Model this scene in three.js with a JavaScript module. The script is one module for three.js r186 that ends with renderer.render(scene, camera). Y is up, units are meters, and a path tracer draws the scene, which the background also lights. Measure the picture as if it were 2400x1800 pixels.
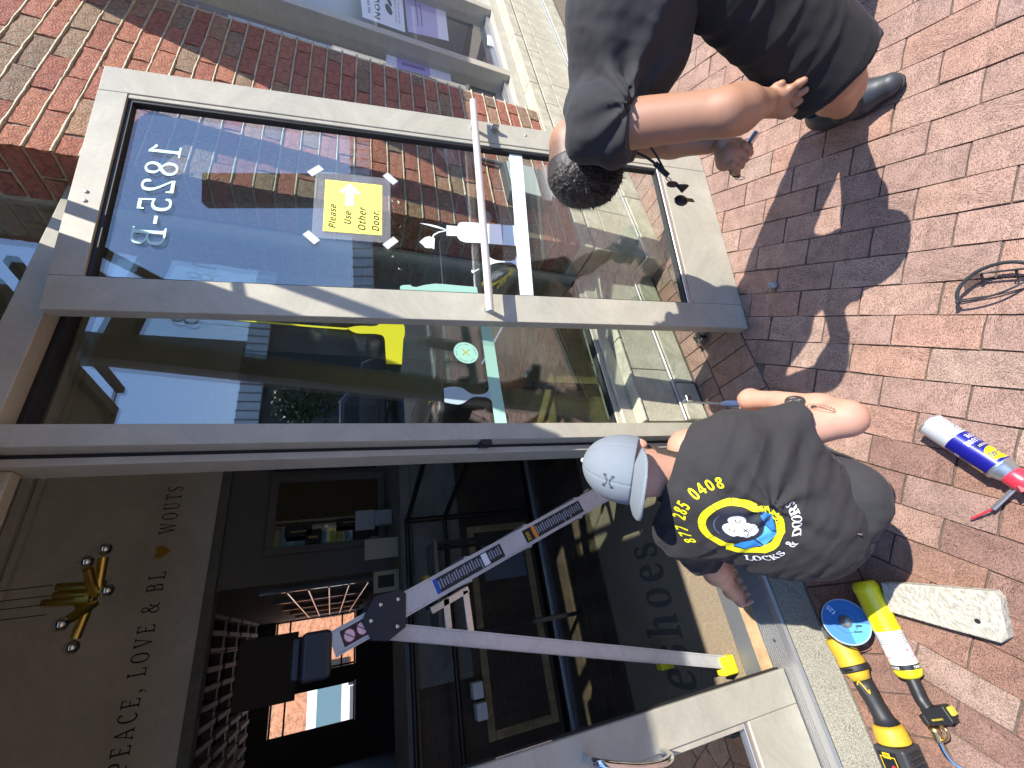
import * as THREE from 'three';
import { mergeGeometries, mergeVertices, toCreasedNormals } from 'three/addons/utils/BufferGeometryUtils.js';
import { RoundedBoxGeometry } from 'three/addons/geometries/RoundedBoxGeometry.js';
import { ImprovedNoise } from 'three/addons/math/ImprovedNoise.js';
import { FontLoader } from 'three/addons/loaders/FontLoader.js';

// ------------------------------------------------------------------ camera, sky, sun, exposure
const W = 2400, HH = 1800, FPX = 994.8, EYE = 1.55;
const scene = new THREE.Scene();
const camera = new THREE.PerspectiveCamera(2 * Math.atan(900 / FPX) * 180 / Math.PI, 4 / 3, 0.02, 400);
const RT = new THREE.Matrix4().makeRotationY(-29.82 * Math.PI / 180)
  .multiply(new THREE.Matrix4().makeRotationX(-22.17 * Math.PI / 180))
  .multiply(new THREE.Matrix4().makeRotationZ(2.017 * Math.PI / 180));
{ // the phone was held sideways: the picture's left is up
  const r = new THREE.Vector3(), u = new THREE.Vector3(), b = new THREE.Vector3();
  RT.extractBasis(r, u, b);
  camera.matrixAutoUpdate = true;
  camera.position.set(0, EYE, 0);
  camera.quaternion.setFromRotationMatrix(new THREE.Matrix4().makeBasis(u.clone().negate(), r, b));
}
scene.add(camera);
const SUN = new THREE.Vector3(0.320, 0.809, 0.493).normalize();
{
  const w = 256, h = 128, d = new Float32Array(w * h * 4);
  for (let j = 0; j < h; j++) for (let i = 0; i < w; i++) {
    const el = (j + 0.5) / h * Math.PI - Math.PI / 2, az = (i + 0.5) / w * 2 * Math.PI - Math.PI;
    const s = Math.max(0, Math.sin(el));
    const k = Math.pow(1 - s, 3.2);
    const dir = new THREE.Vector3(Math.cos(el) * Math.cos(az), Math.sin(el), Math.cos(el) * Math.sin(az));
    const g = Math.pow(Math.max(0, dir.dot(SUN)), 14) * 0.35;
    const t = el < 0 ? 0.35 : 1;
    const o = (j * w + i) * 4;
    d[o] = (0.15 + 0.46 * k + g) * t; d[o + 1] = (0.36 + 0.46 * k + g) * t; d[o + 2] = (0.88 + 0.32 * k + g * 0.9) * t; d[o + 3] = 1;
  }
  const sky = new THREE.DataTexture(d, w, h, THREE.RGBAFormat, THREE.FloatType);
  sky.mapping = THREE.EquirectangularReflectionMapping; sky.magFilter = THREE.LinearFilter; sky.minFilter = THREE.LinearFilter; sky.needsUpdate = true;
  scene.background = sky; scene.environment = sky;
}
const sun = new THREE.DirectionalLight(new THREE.Color(1, 0.965, 0.90), 4.8);
sun.position.copy(SUN).multiplyScalar(20); sun.castShadow = true;
sun.shadow.camera.left = -12; sun.shadow.camera.right = 12; sun.shadow.camera.top = 12; sun.shadow.camera.bottom = -12; sun.shadow.mapSize.set(4096, 4096);
sun.shadow.radius = 1;
scene.add(sun); scene.add(sun.target);
const renderer = new THREE.WebGLRenderer({ antialias: true });
renderer.toneMapping = THREE.LinearToneMapping;
renderer.toneMappingExposure = 1.9;
renderer.shadowMap.enabled = true;

// ------------------------------------------------------------------ helpers
const V = (x, y, z) => new THREE.Vector3(x, y, z);
let seed = 12345;
const rnd = () => { seed = (seed * 1664525 + 1013904223) >>> 0; return seed / 4294967296; };
const rr = (a, b) => a + (b - a) * rnd();
const IN = new ImprovedNoise();
const noise = (x, y, z) => IN.noise(x, y, z);
const fbm = (x, y, z, n = 4) => { let a = 0.5, s = 0; for (let i = 0; i < n; i++) { s += a * IN.noise(x, y, z); x *= 2.03; y *= 2.03; z *= 2.03; a *= 0.5; } return s; };
const clamp = (x, a, b) => Math.min(b, Math.max(a, x));
const mix = (a, b, t) => a + (b - a) * t;
const sst = (a, b, x) => { const t = clamp((x - a) / (b - a), 0, 1); return t * t * (3 - 2 * t); };
// a pixel of the photograph as a ray, met with a plane of the place
function ray(x, y) { return V(900 - y, 1200 - x, -FPX).applyMatrix4(new THREE.Matrix4().extractRotation(RT)); }
const onZ = (x, y, z) => { const r = ray(x, y); return r.multiplyScalar(z / r.z).add(V(0, EYE, 0)); };
const onY = (x, y, h = 0) => { const r = ray(x, y); return r.multiplyScalar((h - EYE) / r.y).add(V(0, EYE, 0)); };
const onX = (x, y, v) => { const r = ray(x, y); return r.multiplyScalar(v / r.x).add(V(0, EYE, 0)); };
const atD = (x, y, D) => ray(x, y).multiplyScalar(D / FPX).add(V(0, EYE, 0));

const taken = {};
function numbered(n) { if (!(n in taken)) { taken[n] = 0; return n; } taken[n]++; return n + '_' + String(taken[n]).padStart(3, '0'); }
function meta(o, label, category, group, kind) {
  o.name = numbered(o.name);
  if (label) o.userData.label = label; if (category) o.userData.category = category;
  if (group) o.userData.group = group; if (kind) o.userData.kind = kind;
  return o;
}
function shadows(m) { m.castShadow = true; m.receiveShadow = true; return m; }
function thing(name, label, category, pos = [0, 0, 0], group) {
  const g = new THREE.Group(); g.name = name; scene.add(g); g.position.set(...pos); return meta(g, label, category, group);
}
function part(parent, name, geo, mat) { const m = shadows(new THREE.Mesh(geo, mat)); m.name = name; parent.add(m); return m; }
function solo(name, label, category, geo, mat, group) { const m = shadows(new THREE.Mesh(geo, mat)); m.name = name; scene.add(m); return meta(m, label, category, group); }
function struct(name, geo, mat) { const m = shadows(new THREE.Mesh(geo, mat)); m.name = numbered(name); scene.add(m); m.userData.kind = 'structure'; return m; }
function structGroup(name) { const m = new THREE.Group(); m.name = numbered(name); scene.add(m); m.userData.kind = 'structure'; return m; }

const C = (r, g, b) => new THREE.Color().setRGB(r, g, b);
const mat = (c, rough = 0.7, o = {}) => new THREE.MeshStandardMaterial({ color: C(...c), roughness: rough, metalness: 0, ...o });
const phys = (c, rough, o = {}) => new THREE.MeshPhysicalMaterial({ color: C(...c), roughness: rough, ...o });

// geometry helpers
function uvMetres(geo) { // uv in metres by the side a face looks to
  const g = geo.index ? geo.toNonIndexed() : geo; if (!g.attributes.normal) g.computeVertexNormals();
  const p = g.attributes.position, uv = new Float32Array(p.count * 2);
  const a = V(), b = V(), c = V(), n = V();
  for (let i = 0; i < p.count; i += 3) {
    a.fromBufferAttribute(p, i); b.fromBufferAttribute(p, i + 1); c.fromBufferAttribute(p, i + 2);
    n.copy(b).sub(a).cross(c.clone().sub(a));
    const ax = Math.abs(n.x), ay = Math.abs(n.y), az = Math.abs(n.z);
    [a, b, c].forEach((q, k) => {
      const o = (i + k) * 2;
      if (az >= ax && az >= ay) { uv[o] = q.x; uv[o + 1] = q.y; } else if (ay >= ax) { uv[o] = q.x; uv[o + 1] = q.z; } else { uv[o] = q.z; uv[o + 1] = q.y; }
    });
  }
  g.setAttribute('uv', new THREE.BufferAttribute(uv, 2)); return g;
}
function bx(x0, x1, y0, y1, z0, z1, bev = 0.002) { // a box between planes
  const w = x1 - x0, h = y1 - y0, d = z1 - z0; bev = Math.min(bev, w / 3, h / 3, d / 3);
  const g = bev > 0 ? new RoundedBoxGeometry(w, h, d, 1, bev) : new THREE.BoxGeometry(w, h, d);
  g.translate((x0 + x1) / 2, (y0 + y1) / 2, (z0 + z1) / 2); return uvMetres(g);
}
function tube(pts, r, rad = 10, seg = 0, closed = false) {
  const c = pts.length === 2 ? new THREE.LineCurve3(pts[0], pts[1]) : new THREE.CatmullRomCurve3(pts, closed, 'centripetal');
  return new THREE.TubeGeometry(c, seg || (pts.length === 2 ? 1 : pts.length * 6), r, rad, closed);
}
function capTube(pts, r, rad = 12) { // a bar with closed ends
  const g = [tube(pts, r, rad)];
  for (const [p, q] of [[pts[0], pts[1]], [pts[pts.length - 1], pts[pts.length - 2]]]) {
    const d = new THREE.CircleGeometry(r, rad); d.lookAt(p.clone().sub(q)); d.translate(p.x, p.y, p.z); g.push(d);
  }
  return mergeGeometries(g.map(k => k.index ? k.toNonIndexed() : k));
}
function merge(list) { return mergeGeometries(list.map(g => { const k = g.index ? g.toNonIndexed() : g.clone(); for (const n of Object.keys(k.attributes)) if (!['position', 'normal', 'uv', 'color'].includes(n)) k.deleteAttribute(n); if (!k.attributes.uv) k.setAttribute('uv', new THREE.BufferAttribute(new Float32Array(k.attributes.position.count * 2), 2)); return k; })); }
function lathe(pts, seg = 28) { return new THREE.LatheGeometry(pts.map(p => new THREE.Vector2(p[0], p[1])), seg); }
// put a geometry built along +y between two points
function alongY(geo, a, b, spin = 0) {
  const d = b.clone().sub(a); const q = new THREE.Quaternion().setFromUnitVectors(V(0, 1, 0), d.clone().normalize());
  if (spin) geo.rotateY(spin);
  geo.applyQuaternion(q); geo.translate(a.x, a.y, a.z); return geo;
}
function frameMat(o, x, y, z) { return new THREE.Matrix4().makeBasis(x, y, z).setPosition(o); }
// textures
function dataTex(w, h, f, srgb = true, rep = 1) {
  const d = new Uint8Array(w * h * 4);
  for (let j = 0; j < h; j++) for (let i = 0; i < w; i++) { const c = f(i / w, j / h), o = (j * w + i) * 4; d[o] = clamp(c[0], 0, 1) * 255; d[o + 1] = clamp(c[1], 0, 1) * 255; d[o + 2] = clamp(c[2], 0, 1) * 255; d[o + 3] = c.length > 3 ? clamp(c[3], 0, 1) * 255 : 255; }
  const t = new THREE.DataTexture(d, w, h, THREE.RGBAFormat); t.wrapS = t.wrapT = THREE.RepeatWrapping; t.magFilter = THREE.LinearFilter; t.minFilter = THREE.LinearMipmapLinearFilter; t.generateMipmaps = true;
  if (srgb) t.colorSpace = THREE.SRGBColorSpace; t.repeat.set(rep, rep); t.needsUpdate = true; return t;
}
function tnoise(x, y, f, s) { // tiling noise on a torus
  const a = x * 2 * Math.PI, b = y * 2 * Math.PI, k = f / (2 * Math.PI);
  return IN.noise(Math.cos(a) * k + s, Math.sin(a) * k + Math.cos(b) * k * 1.3 + s * 2.1, Math.sin(b) * k + s * 0.7);
}
function tfbm(x, y, f, s, n = 4) { let a = 0.5, r = 0; for (let i = 0; i < n; i++) { r += a * tnoise(x, y, f, s + i * 7.3); f *= 2.1; a *= 0.55; } return r; }
function canvasTex(w, h, draw, srgb = true) {
  const c = document.createElement('canvas'); c.width = w; c.height = h; const g = c.getContext('2d'); draw(g, w, h);
  const t = new THREE.CanvasTexture(c); if (srgb) t.colorSpace = THREE.SRGBColorSpace; t.anisotropy = 8; return t;
}
const print = (tex, o = {}) => new THREE.MeshStandardMaterial({ map: tex, transparent: true, roughness: 0.55, side: THREE.DoubleSide, ...o });
const font = { serif: await new FontLoader().loadAsync('fonts/droid/droid_serif_regular.typeface.json'), sansb: await new FontLoader().loadAsync('fonts/droid/droid_sans_bold.typeface.json'), serifb: await new FontLoader().loadAsync('fonts/droid/droid_serif_bold.typeface.json'), sans: await new FontLoader().loadAsync('fonts/droid/droid_sans_regular.typeface.json') };
function textGeo(s, size, f = font.serif, track = 0) {
  const gs = []; let x = 0;
  for (const ch of s) {
    if (ch !== ' ') { const g = new THREE.ShapeGeometry(f.generateShapes(ch, size), 6); g.translate(x, 0, 0); gs.push(g); }
    const gl = f.data.glyphs[ch] || f.data.glyphs['?']; x += gl.ha * size / f.data.resolution + track;
  }
  const g = merge(gs); g.userData = { width: x - track }; return g;
}
function polyShape(pts) { return new THREE.ShapeGeometry(new THREE.Shape(pts.map(p => new THREE.Vector2(p[0], p[1])))); }
// a closed outline as a smooth spline shape
function splineShape(pts, n = 60) { const c = new THREE.SplineCurve([...pts, pts[0]].map(p => new THREE.Vector2(p[0], p[1]))); return new THREE.Shape(c.getPoints(n)); }

// ---- signed distance meshing (surface nets)
const sdCap = (p, a, b, ra, rb) => {
  const bx_ = b.x - a.x, by = b.y - a.y, bz = b.z - a.z, px = p.x - a.x, py = p.y - a.y, pz = p.z - a.z;
  const t = clamp((px * bx_ + py * by + pz * bz) / (bx_ * bx_ + by * by + bz * bz + 1e-9), 0, 1);
  const dx = px - bx_ * t, dy = py - by * t, dz = pz - bz * t;
  return Math.sqrt(dx * dx + dy * dy + dz * dz) - (ra + (rb - ra) * t);
};
const smin = (a, b, k) => { const h = Math.max(k - Math.abs(a - b), 0) / k; return Math.min(a, b) - h * h * k * 0.25; };
const smax = (a, b, k) => -smin(-a, -b, k);
// ellipsoid with axes (unit vectors) and radii
const sdEll = (p, c, ax, r) => {
  const dx = p.x - c.x, dy = p.y - c.y, dz = p.z - c.z; let k0 = 0, k1 = 0;
  for (let i = 0; i < 3; i++) { const a = ax[i], v = dx * a.x + dy * a.y + dz * a.z; k0 += (v / r[i]) ** 2; k1 += (v / (r[i] * r[i])) ** 2; }
  k0 = Math.sqrt(k0); k1 = Math.sqrt(k1); return k1 < 1e-9 ? -Math.min(...r) : k0 * (k0 - 1) / k1;
};
function nets(f, mn, mx, cell, colorFn) {
  const nx = Math.ceil((mx.x - mn.x) / cell) + 1, ny = Math.ceil((mx.y - mn.y) / cell) + 1, nz = Math.ceil((mx.z - mn.z) / cell) + 1;
  const F = new Float32Array(nx * ny * nz), q = V();
  const id = (i, j, k) => (k * ny + j) * nx + i;
  // coarse first: skip blocks far from the surface
  const B = 4;
  F.fill(1);
  for (let k0 = 0; k0 < nz; k0 += B) for (let j0 = 0; j0 < ny; j0 += B) for (let i0 = 0; i0 < nx; i0 += B) {
    q.set(mn.x + (i0 + 1.5) * cell, mn.y + (j0 + 1.5) * cell, mn.z + (k0 + 1.5) * cell);
    const d = f(q), far = Math.abs(d) > cell * B * 1.9 + 0.02;
    for (let k = k0; k < Math.min(nz, k0 + B); k++) for (let j = j0; j < Math.min(ny, j0 + B); j++) for (let i = i0; i < Math.min(nx, i0 + B); i++) {
      if (far) F[id(i, j, k)] = d; else { q.set(mn.x + i * cell, mn.y + j * cell, mn.z + k * cell); F[id(i, j, k)] = f(q); }
    }
  }
  const vi = new Int32Array(nx * ny * nz).fill(-1), P = [], I = [];
  for (let k = 0; k < nz - 1; k++) for (let j = 0; j < ny - 1; j++) for (let i = 0; i < nx - 1; i++) {
    let s = 0, cx = 0, cy = 0, cz = 0, n = 0; const c = [];
    for (let m = 0; m < 8; m++) { const v = F[id(i + (m & 1), j + ((m >> 1) & 1), k + (m >> 2))]; c.push(v); if (v < 0) s++; }
    if (s === 0 || s === 8) continue;
    for (let m = 0; m < 8; m++) for (const b of [1, 2, 4]) if (!(m & b)) {
      const a0 = c[m], a1 = c[m | b]; if ((a0 < 0) === (a1 < 0)) continue; const t = a0 / (a0 - a1);
      cx += (m & 1) + (b === 1 ? t : 0); cy += ((m >> 1) & 1) + (b === 2 ? t : 0); cz += (m >> 2) + (b === 4 ? t : 0); n++;
    }
    vi[id(i, j, k)] = P.length / 3; P.push(mn.x + (i + cx / n) * cell, mn.y + (j + cy / n) * cell, mn.z + (k + cz / n) * cell);
  }
  const quad = (a, b, c, d, flip) => { if (a < 0 || b < 0 || c < 0 || d < 0) return; if (flip) I.push(a, c, b, a, d, c); else I.push(a, b, c, a, c, d); };
  for (let k = 1; k < nz - 1; k++) for (let j = 1; j < ny - 1; j++) for (let i = 1; i < nx - 1; i++) {
    const v = F[id(i, j, k)] < 0;
    if (v !== (F[id(i + 1, j, k)] < 0)) quad(vi[id(i, j - 1, k - 1)], vi[id(i, j, k - 1)], vi[id(i, j, k)], vi[id(i, j - 1, k)], !v);
    if (v !== (F[id(i, j + 1, k)] < 0)) quad(vi[id(i - 1, j, k - 1)], vi[id(i - 1, j, k)], vi[id(i, j, k)], vi[id(i, j, k - 1)], !v);
    if (v !== (F[id(i, j, k + 1)] < 0)) quad(vi[id(i - 1, j - 1, k)], vi[id(i, j - 1, k)], vi[id(i, j, k)], vi[id(i - 1, j, k)], !v);
  }
  const g = new THREE.BufferGeometry(); g.setAttribute('position', new THREE.Float32BufferAttribute(P, 3)); g.setIndex(I);
  const N = new Float32Array(P.length), e = cell * 0.5; const a = V(), b = V();
  for (let i = 0; i < P.length; i += 3) {
    const v = [0, 0, 0];
    for (let m = 0; m < 3; m++) { a.set(P[i], P[i + 1], P[i + 2]); b.copy(a); a.setComponent(m, a.getComponent(m) + e); b.setComponent(m, b.getComponent(m) - e); v[m] = f(a) - f(b); }
    const l = Math.hypot(...v) || 1; N[i] = v[0] / l; N[i + 1] = v[1] / l; N[i + 2] = v[2] / l;
  }
  g.setAttribute('normal', new THREE.BufferAttribute(N, 3));
  if (colorFn) { const K = new Float32Array(P.length); for (let i = 0; i < P.length; i += 3) { a.set(P[i], P[i + 1], P[i + 2]); const c = colorFn(a); K[i] = c[0]; K[i + 1] = c[1]; K[i + 2] = c[2]; } g.setAttribute('color', new THREE.BufferAttribute(K, 3)); }
  return g;
}
// a sheet wrapped on a distance field: grid (u,v) in a plane, pushed along dir to the surface
function wrap(f, o, ex, ey, dir, w, h, nu, nv, lift, depth = 0.25) {
  const P = [], UV = [], I = [], ok = []; const q = V();
  for (let j = 0; j <= nv; j++) for (let i = 0; i <= nu; i++) {
    const s = i / nu, t = j / nv; q.copy(o).addScaledVector(ex, (s - 0.5) * w).addScaledVector(ey, (t - 0.5) * h).addScaledVector(dir, -depth);
    let go = 0, hit = false; for (let n = 0; n < 90 && go < depth * 2; n++) { const d = f(q); if (d < lift + 0.0004) { hit = true; break; } q.addScaledVector(dir, Math.max(0.0006, (d - lift) * 0.7)); go += Math.max(0.0006, (d - lift) * 0.7); }
    P.push(q.x, q.y, q.z); UV.push(s, t); ok.push(hit);
  }
  for (let j = 0; j < nv; j++) for (let i = 0; i < nu; i++) { const a = j * (nu + 1) + i, b = a + 1, c = a + nu + 1, d = c + 1; if (ok[a] && ok[b] && ok[c] && ok[d]) I.push(a, b, d, a, d, c); }
  const g = new THREE.BufferGeometry(); g.setAttribute('position', new THREE.Float32BufferAttribute(P, 3)); g.setAttribute('uv', new THREE.Float32BufferAttribute(UV, 2)); g.setIndex(I); g.computeVertexNormals(); return g;
}

// ------------------------------------------------------------------ materials
const grime = dataTex(512, 512, (x, y) => { const n = 0.93 + 0.10 * tfbm(x, y, 5, 3.1) + 0.05 * tfbm(x, y, 40, 8.2); return [n, n * 0.995, n * 0.985]; });
const speck = dataTex(1024, 1024, (x, y) => { const a = tfbm(x, y, 190, 1.7, 2), b = tfbm(x, y, 70, 5.1, 3), c = tfbm(x, y, 6, 9.9, 3); let v = 0.88 + 0.75 * a + 0.36 * b + 0.26 * c; const k = a < -0.15 ? 0.66 : 1; v *= k; return [v, v * 0.98, v * 0.95]; });
const speckB = dataTex(512, 512, (x, y) => { const v = 0.5 + 0.7 * tfbm(x, y, 110, 2.2, 3); return [v, v, v]; }, false);
const rough1 = dataTex(512, 512, (x, y) => { const v = 0.5 + 0.8 * tfbm(x, y, 24, 4.4, 5); return [v, v, v]; }, false);
const brickT = dataTex(512, 512, (x, y) => { const a = tfbm(x, y, 60, 11.7, 3), b = tfbm(x, y, 10, 15.1, 4); const t = sst(0.06, 0.26, tfbm(x, y, 16, 115.1, 3)) * 0.8, v = 0.92 + 0.55 * a + 0.40 * b; return [v * mix(1.02, 1.06, t), v * mix(0.96, 1.32, t), v * mix(0.92, 1.36, t)]; });
const stoneT = dataTex(512, 512, (x, y) => { const a = tfbm(x, y, 90, 21.7, 3), b = tfbm(x, y, 5, 25.1, 4); const v = 0.92 + 0.26 * a + 0.2 * b; return [v, v, v * 0.97]; });
const rep = (t, k) => { const c = t.clone(); c.repeat.set(k, k); c.needsUpdate = true; return c; };
const M = {};
M.alum = mat([0.47, 0.44, 0.355], 0.42, { map: rep(grime, 1.7) });
M.alumDark = mat([0.20, 0.17, 0.14], 0.5);
M.black = mat([0.012, 0.012, 0.012], 0.6);
M.rubber = mat([0.02, 0.02, 0.021], 0.75);
M.steel = mat([0.62, 0.62, 0.62], 0.22, { metalness: 1 });
M.chrome = mat([0.75, 0.75, 0.75], 0.12, { metalness: 1 });
M.brushed = mat([0.66, 0.65, 0.63], 0.38, { metalness: 0.9 });
M.white = mat([0.78, 0.78, 0.77], 0.45);
M.glass = phys([0.93, 0.97, 0.955], 0.0, { transmission: 1, thickness: 0, ior: 2.0 });
M.glassSide = phys([0.86, 0.92, 0.89], 0.0, { transmission: 1, thickness: 0, ior: 2.33 });
M.glassClear = phys([0.97, 0.98, 0.98], 0.02, { transmission: 1, thickness: 0, ior: 1.45 });
M.stone = mat([0.50, 0.47, 0.365], 0.85, { map: rep(stoneT, 3), bumpMap: rep(rough1, 5), bumpScale: 0.0015 });
M.mortar = mat([0.60, 0.52, 0.39], 0.95, { map: rep(stoneT, 6), bumpMap: rep(rough1, 9), bumpScale: 0.003 });
const brickCols = [[0.36, 0.135, 0.085], [0.39, 0.16, 0.10], [0.33, 0.125, 0.08], [0.30, 0.205, 0.13], [0.36, 0.215, 0.13], [0.41, 0.175, 0.105], [0.24, 0.165, 0.11]];
M.brick = brickCols.map(c => mat(c, 0.9, { map: rep(brickT, 5), bumpMap: rep(rough1, 7), bumpScale: 0.004 }));
const pavCols = [[0.395, 0.245, 0.19], [0.41, 0.26, 0.205], [0.37, 0.235, 0.19], [0.395, 0.27, 0.215], [0.345, 0.22, 0.18], [0.41, 0.24, 0.18]];
M.paver = pavCols.map(c => mat(c, 0.85, { map: rep(speck, 3.3), bumpMap: rep(speckB, 4), bumpScale: 0.0006 }));
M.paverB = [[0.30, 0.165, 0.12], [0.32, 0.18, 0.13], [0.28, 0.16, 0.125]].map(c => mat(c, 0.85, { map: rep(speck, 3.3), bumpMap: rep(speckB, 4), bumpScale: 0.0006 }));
M.sand = mat([0.17, 0.135, 0.105], 1, { map: rep(speck, 6) });
M.concrete = mat([0.42, 0.40, 0.34], 0.9, { map: rep(dataTex(512, 512, (x, y) => { const a = tfbm(x, y, 130, 31.7, 2), b = tfbm(x, y, 50, 35.1, 3); let v = 0.82 + 0.9 * a + 0.35 * b; if (tfbm(x, y, 90, 51, 2) > 0.22) v *= 0.55; return [v, v * 0.99, v * 0.95]; }), 5), bumpMap: rep(speckB, 6), bumpScale: 0.001 });
M.asphalt = mat([0.06, 0.06, 0.062], 0.95, { map: rep(speck, 2) });

// ------------------------------------------------------------------ paving
const A1 = [-0.602, 0.799], B1 = [0.799, 0.602]; // length and width direction of the pavers
function clipPoly(poly, f) { const out = []; for (let i = 0; i < poly.length; i++) { const p = poly[i], q = poly[(i + 1) % poly.length], a = f(p), b = f(q); if (a >= 0) out.push(p); if ((a >= 0) !== (b >= 0)) { const t = a / (a - b); out.push([mix(p[0], q[0], t), mix(p[1], q[1], t)]); } } return out; }
function prism(poly, top, bev, depth, tiltx = 0, tiltz = 0) { // a paver from its outline in x,z
  const n = poly.length, cx = poly.reduce((s, p) => s + p[0], 0) / n, cz = poly.reduce((s, p) => s + p[1], 0) / n;
  let ar = 0; for (let i = 0; i < n; i++) { const p = poly[i], q = poly[(i + 1) % n]; ar += p[0] * q[1] - q[0] * p[1]; }
  if (ar > 0) poly = poly.slice().reverse();
  const ins = poly.map((p, i) => { const a = poly[(i + n - 1) % n], b = poly[(i + 1) % n]; const d1 = Math.hypot(p[0] - a[0], p[1] - a[1]) || 1, d2 = Math.hypot(b[0] - p[0], b[1] - p[1]) || 1; const ux = (a[0] - p[0]) / d1 + (b[0] - p[0]) / d2, uz = (a[1] - p[1]) / d1 + (b[1] - p[1]) / d2; return [p[0] + ux * bev, p[1] + uz * bev]; });
  const yy = (p, y) => y + (p[0] - cx) * tiltx + (p[1] - cz) * tiltz;
  const T = []; const tri = (a, b, c) => T.push(...a, ...b, ...c);
  const pt = (p, y) => [p[0], yy(p, y), p[1]];
  for (let i = 1; i < n - 1; i++) tri(pt(ins[0], top), pt(ins[i], top), pt(ins[i + 1], top));
  for (let i = 0; i < n; i++) { const j = (i + 1) % n; tri(pt(ins[i], top), pt(poly[i], top - bev), pt(poly[j], top - bev)); tri(pt(ins[i], top), pt(poly[j], top - bev), pt(ins[j], top)); tri(pt(poly[i], top - bev), pt(poly[i], top - depth), pt(poly[j], top - depth)); tri(pt(poly[i], top - bev), pt(poly[j], top - depth), pt(poly[j], top - bev)); }
  const g = new THREE.BufferGeometry(); g.setAttribute('position', new THREE.Float32BufferAttribute(T, 3)); g.computeVertexNormals(); return uvMetres(g);
}
{
  const pavement = structGroup('brick_pavement');
  const bed = new THREE.PlaneGeometry(30, 4.6); bed.rotateX(-Math.PI / 2); bed.translate(0, -0.0065, 0.95); part(pavement, 'sand_bed', uvMetres(bed), M.sand);
  const near = [], far = [];
  for (let i = -40; i < 40; i++) for (let j = -60; j < 60; j++) {
    const s0 = (i + (j & 1 ? 0.5 : 0)) * 0.2 + 0.02, t0 = j * 0.0925 + 0.013;
    const c = [A1[0] * s0 + B1[0] * t0, A1[1] * s0 + B1[1] * t0];
    if (c[0] < -4 || c[0] > 6 || c[1] < -1.2 || c[1] > 2.6) continue;
    const g = 0.0011 + 0.0011 * rnd(), hl = 0.1 - g - 0.0007, hw = 0.0462 - g, sk = rr(-0.0015, 0.0015);
    let poly = [[-hl, -hw + sk], [hl, -hw - sk], [hl, hw - sk], [-hl, hw + sk]].map(([a, b]) => [c[0] + A1[0] * a + B1[0] * b, c[1] + A1[1] * a + B1[1] * b]);
    { const out = []; for (let k = 0; k < 4; k++) { const a = poly[k], b = poly[(k + 1) % 4], n = k % 2 ? 2 : 4, dx = b[0] - a[0], dz = b[1] - a[1], l = Math.hypot(dx, dz); for (let m = 0; m < n; m++) { const t = m / n, o = (m === 0 ? rr(-0.0012, 0.0022) : rr(-0.0014, 0.0011)) * (rnd() < 0.06 ? 2.6 : 1); out.push([a[0] + dx * t - dz / l * o, a[1] + dz * t + dx / l * o]); } } poly = out; }
    poly = clipPoly(poly, p => p[1] + 0.992); poly = clipPoly(poly, p => 2.5 - p[1]); if (poly.length < 3) continue;
    let ar = 0; for (let k = 0; k < poly.length; k++) { const p = poly[k], q = poly[(k + 1) % poly.length]; ar += p[0] * q[1] - q[0] * p[1]; } if (Math.abs(ar) < 0.002) continue;
    const line = (c[0] + 0.53) * 0.895 - (c[1] + 0.84) * 1.65; // sideways of the lower picture edge
    const m = Math.floor(rnd() * 6), top = rr(-0.0012, 0.0008), geo = prism(poly, top, 0.0022, 0.012, rr(-0.006, 0.006), rr(-0.006, 0.006));
    const d = Math.hypot(c[0] - 0.7, c[1] + 0.6);
    (line > -0.45 && c[0] > -1 && c[0] < 2.6 && d < 2.0 ? near : far).push([geo, m, d, c[0]]);
  }
  near.sort((a, b) => a[2] - b[2]); while (near.length > 230) far.push(near.pop());
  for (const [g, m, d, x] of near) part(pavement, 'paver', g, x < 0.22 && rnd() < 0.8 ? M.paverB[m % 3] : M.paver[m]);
  for (let m = 0; m < 6; m++) { const l = far.filter(f => f[1] === m).map(f => f[0]); if (l.length) { const o = part(pavement, 'far_pavers', merge(l), M.paver[m]); o.userData.kind = 'stuff'; } }
  // bricks laid end-on along the shop front
  for (let x = -1.4; x < 3.2; x += 0.1) {
    const z0 = -1.198, z1 = -0.996, g = 0.002;
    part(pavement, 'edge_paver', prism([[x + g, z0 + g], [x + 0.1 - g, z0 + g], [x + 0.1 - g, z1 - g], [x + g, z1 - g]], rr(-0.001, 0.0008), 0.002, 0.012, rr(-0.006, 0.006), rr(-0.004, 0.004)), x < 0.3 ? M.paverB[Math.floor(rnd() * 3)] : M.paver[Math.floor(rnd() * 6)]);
  }
  for (let x = 0.6; x < 1.44; x += 0.0815) { const g = 0.002; part(pavement, 'edge_paver', prism([[x + g, -1.304 + g], [x + 0.0815 - g, -1.304 + g], [x + 0.0815 - g, -1.2 - g], [x + g, -1.2 - g]], rr(-0.001, 0.0008), 0.002, 0.012), M.paver[Math.floor(rnd() * 6)]); }
  const apr = structGroup('concrete_apron');
  part(apr, 'slab', bx(-1.5, 0.596, -0.08, 0.004, -1.335, -1.202, 0.006), M.concrete);
}

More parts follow.
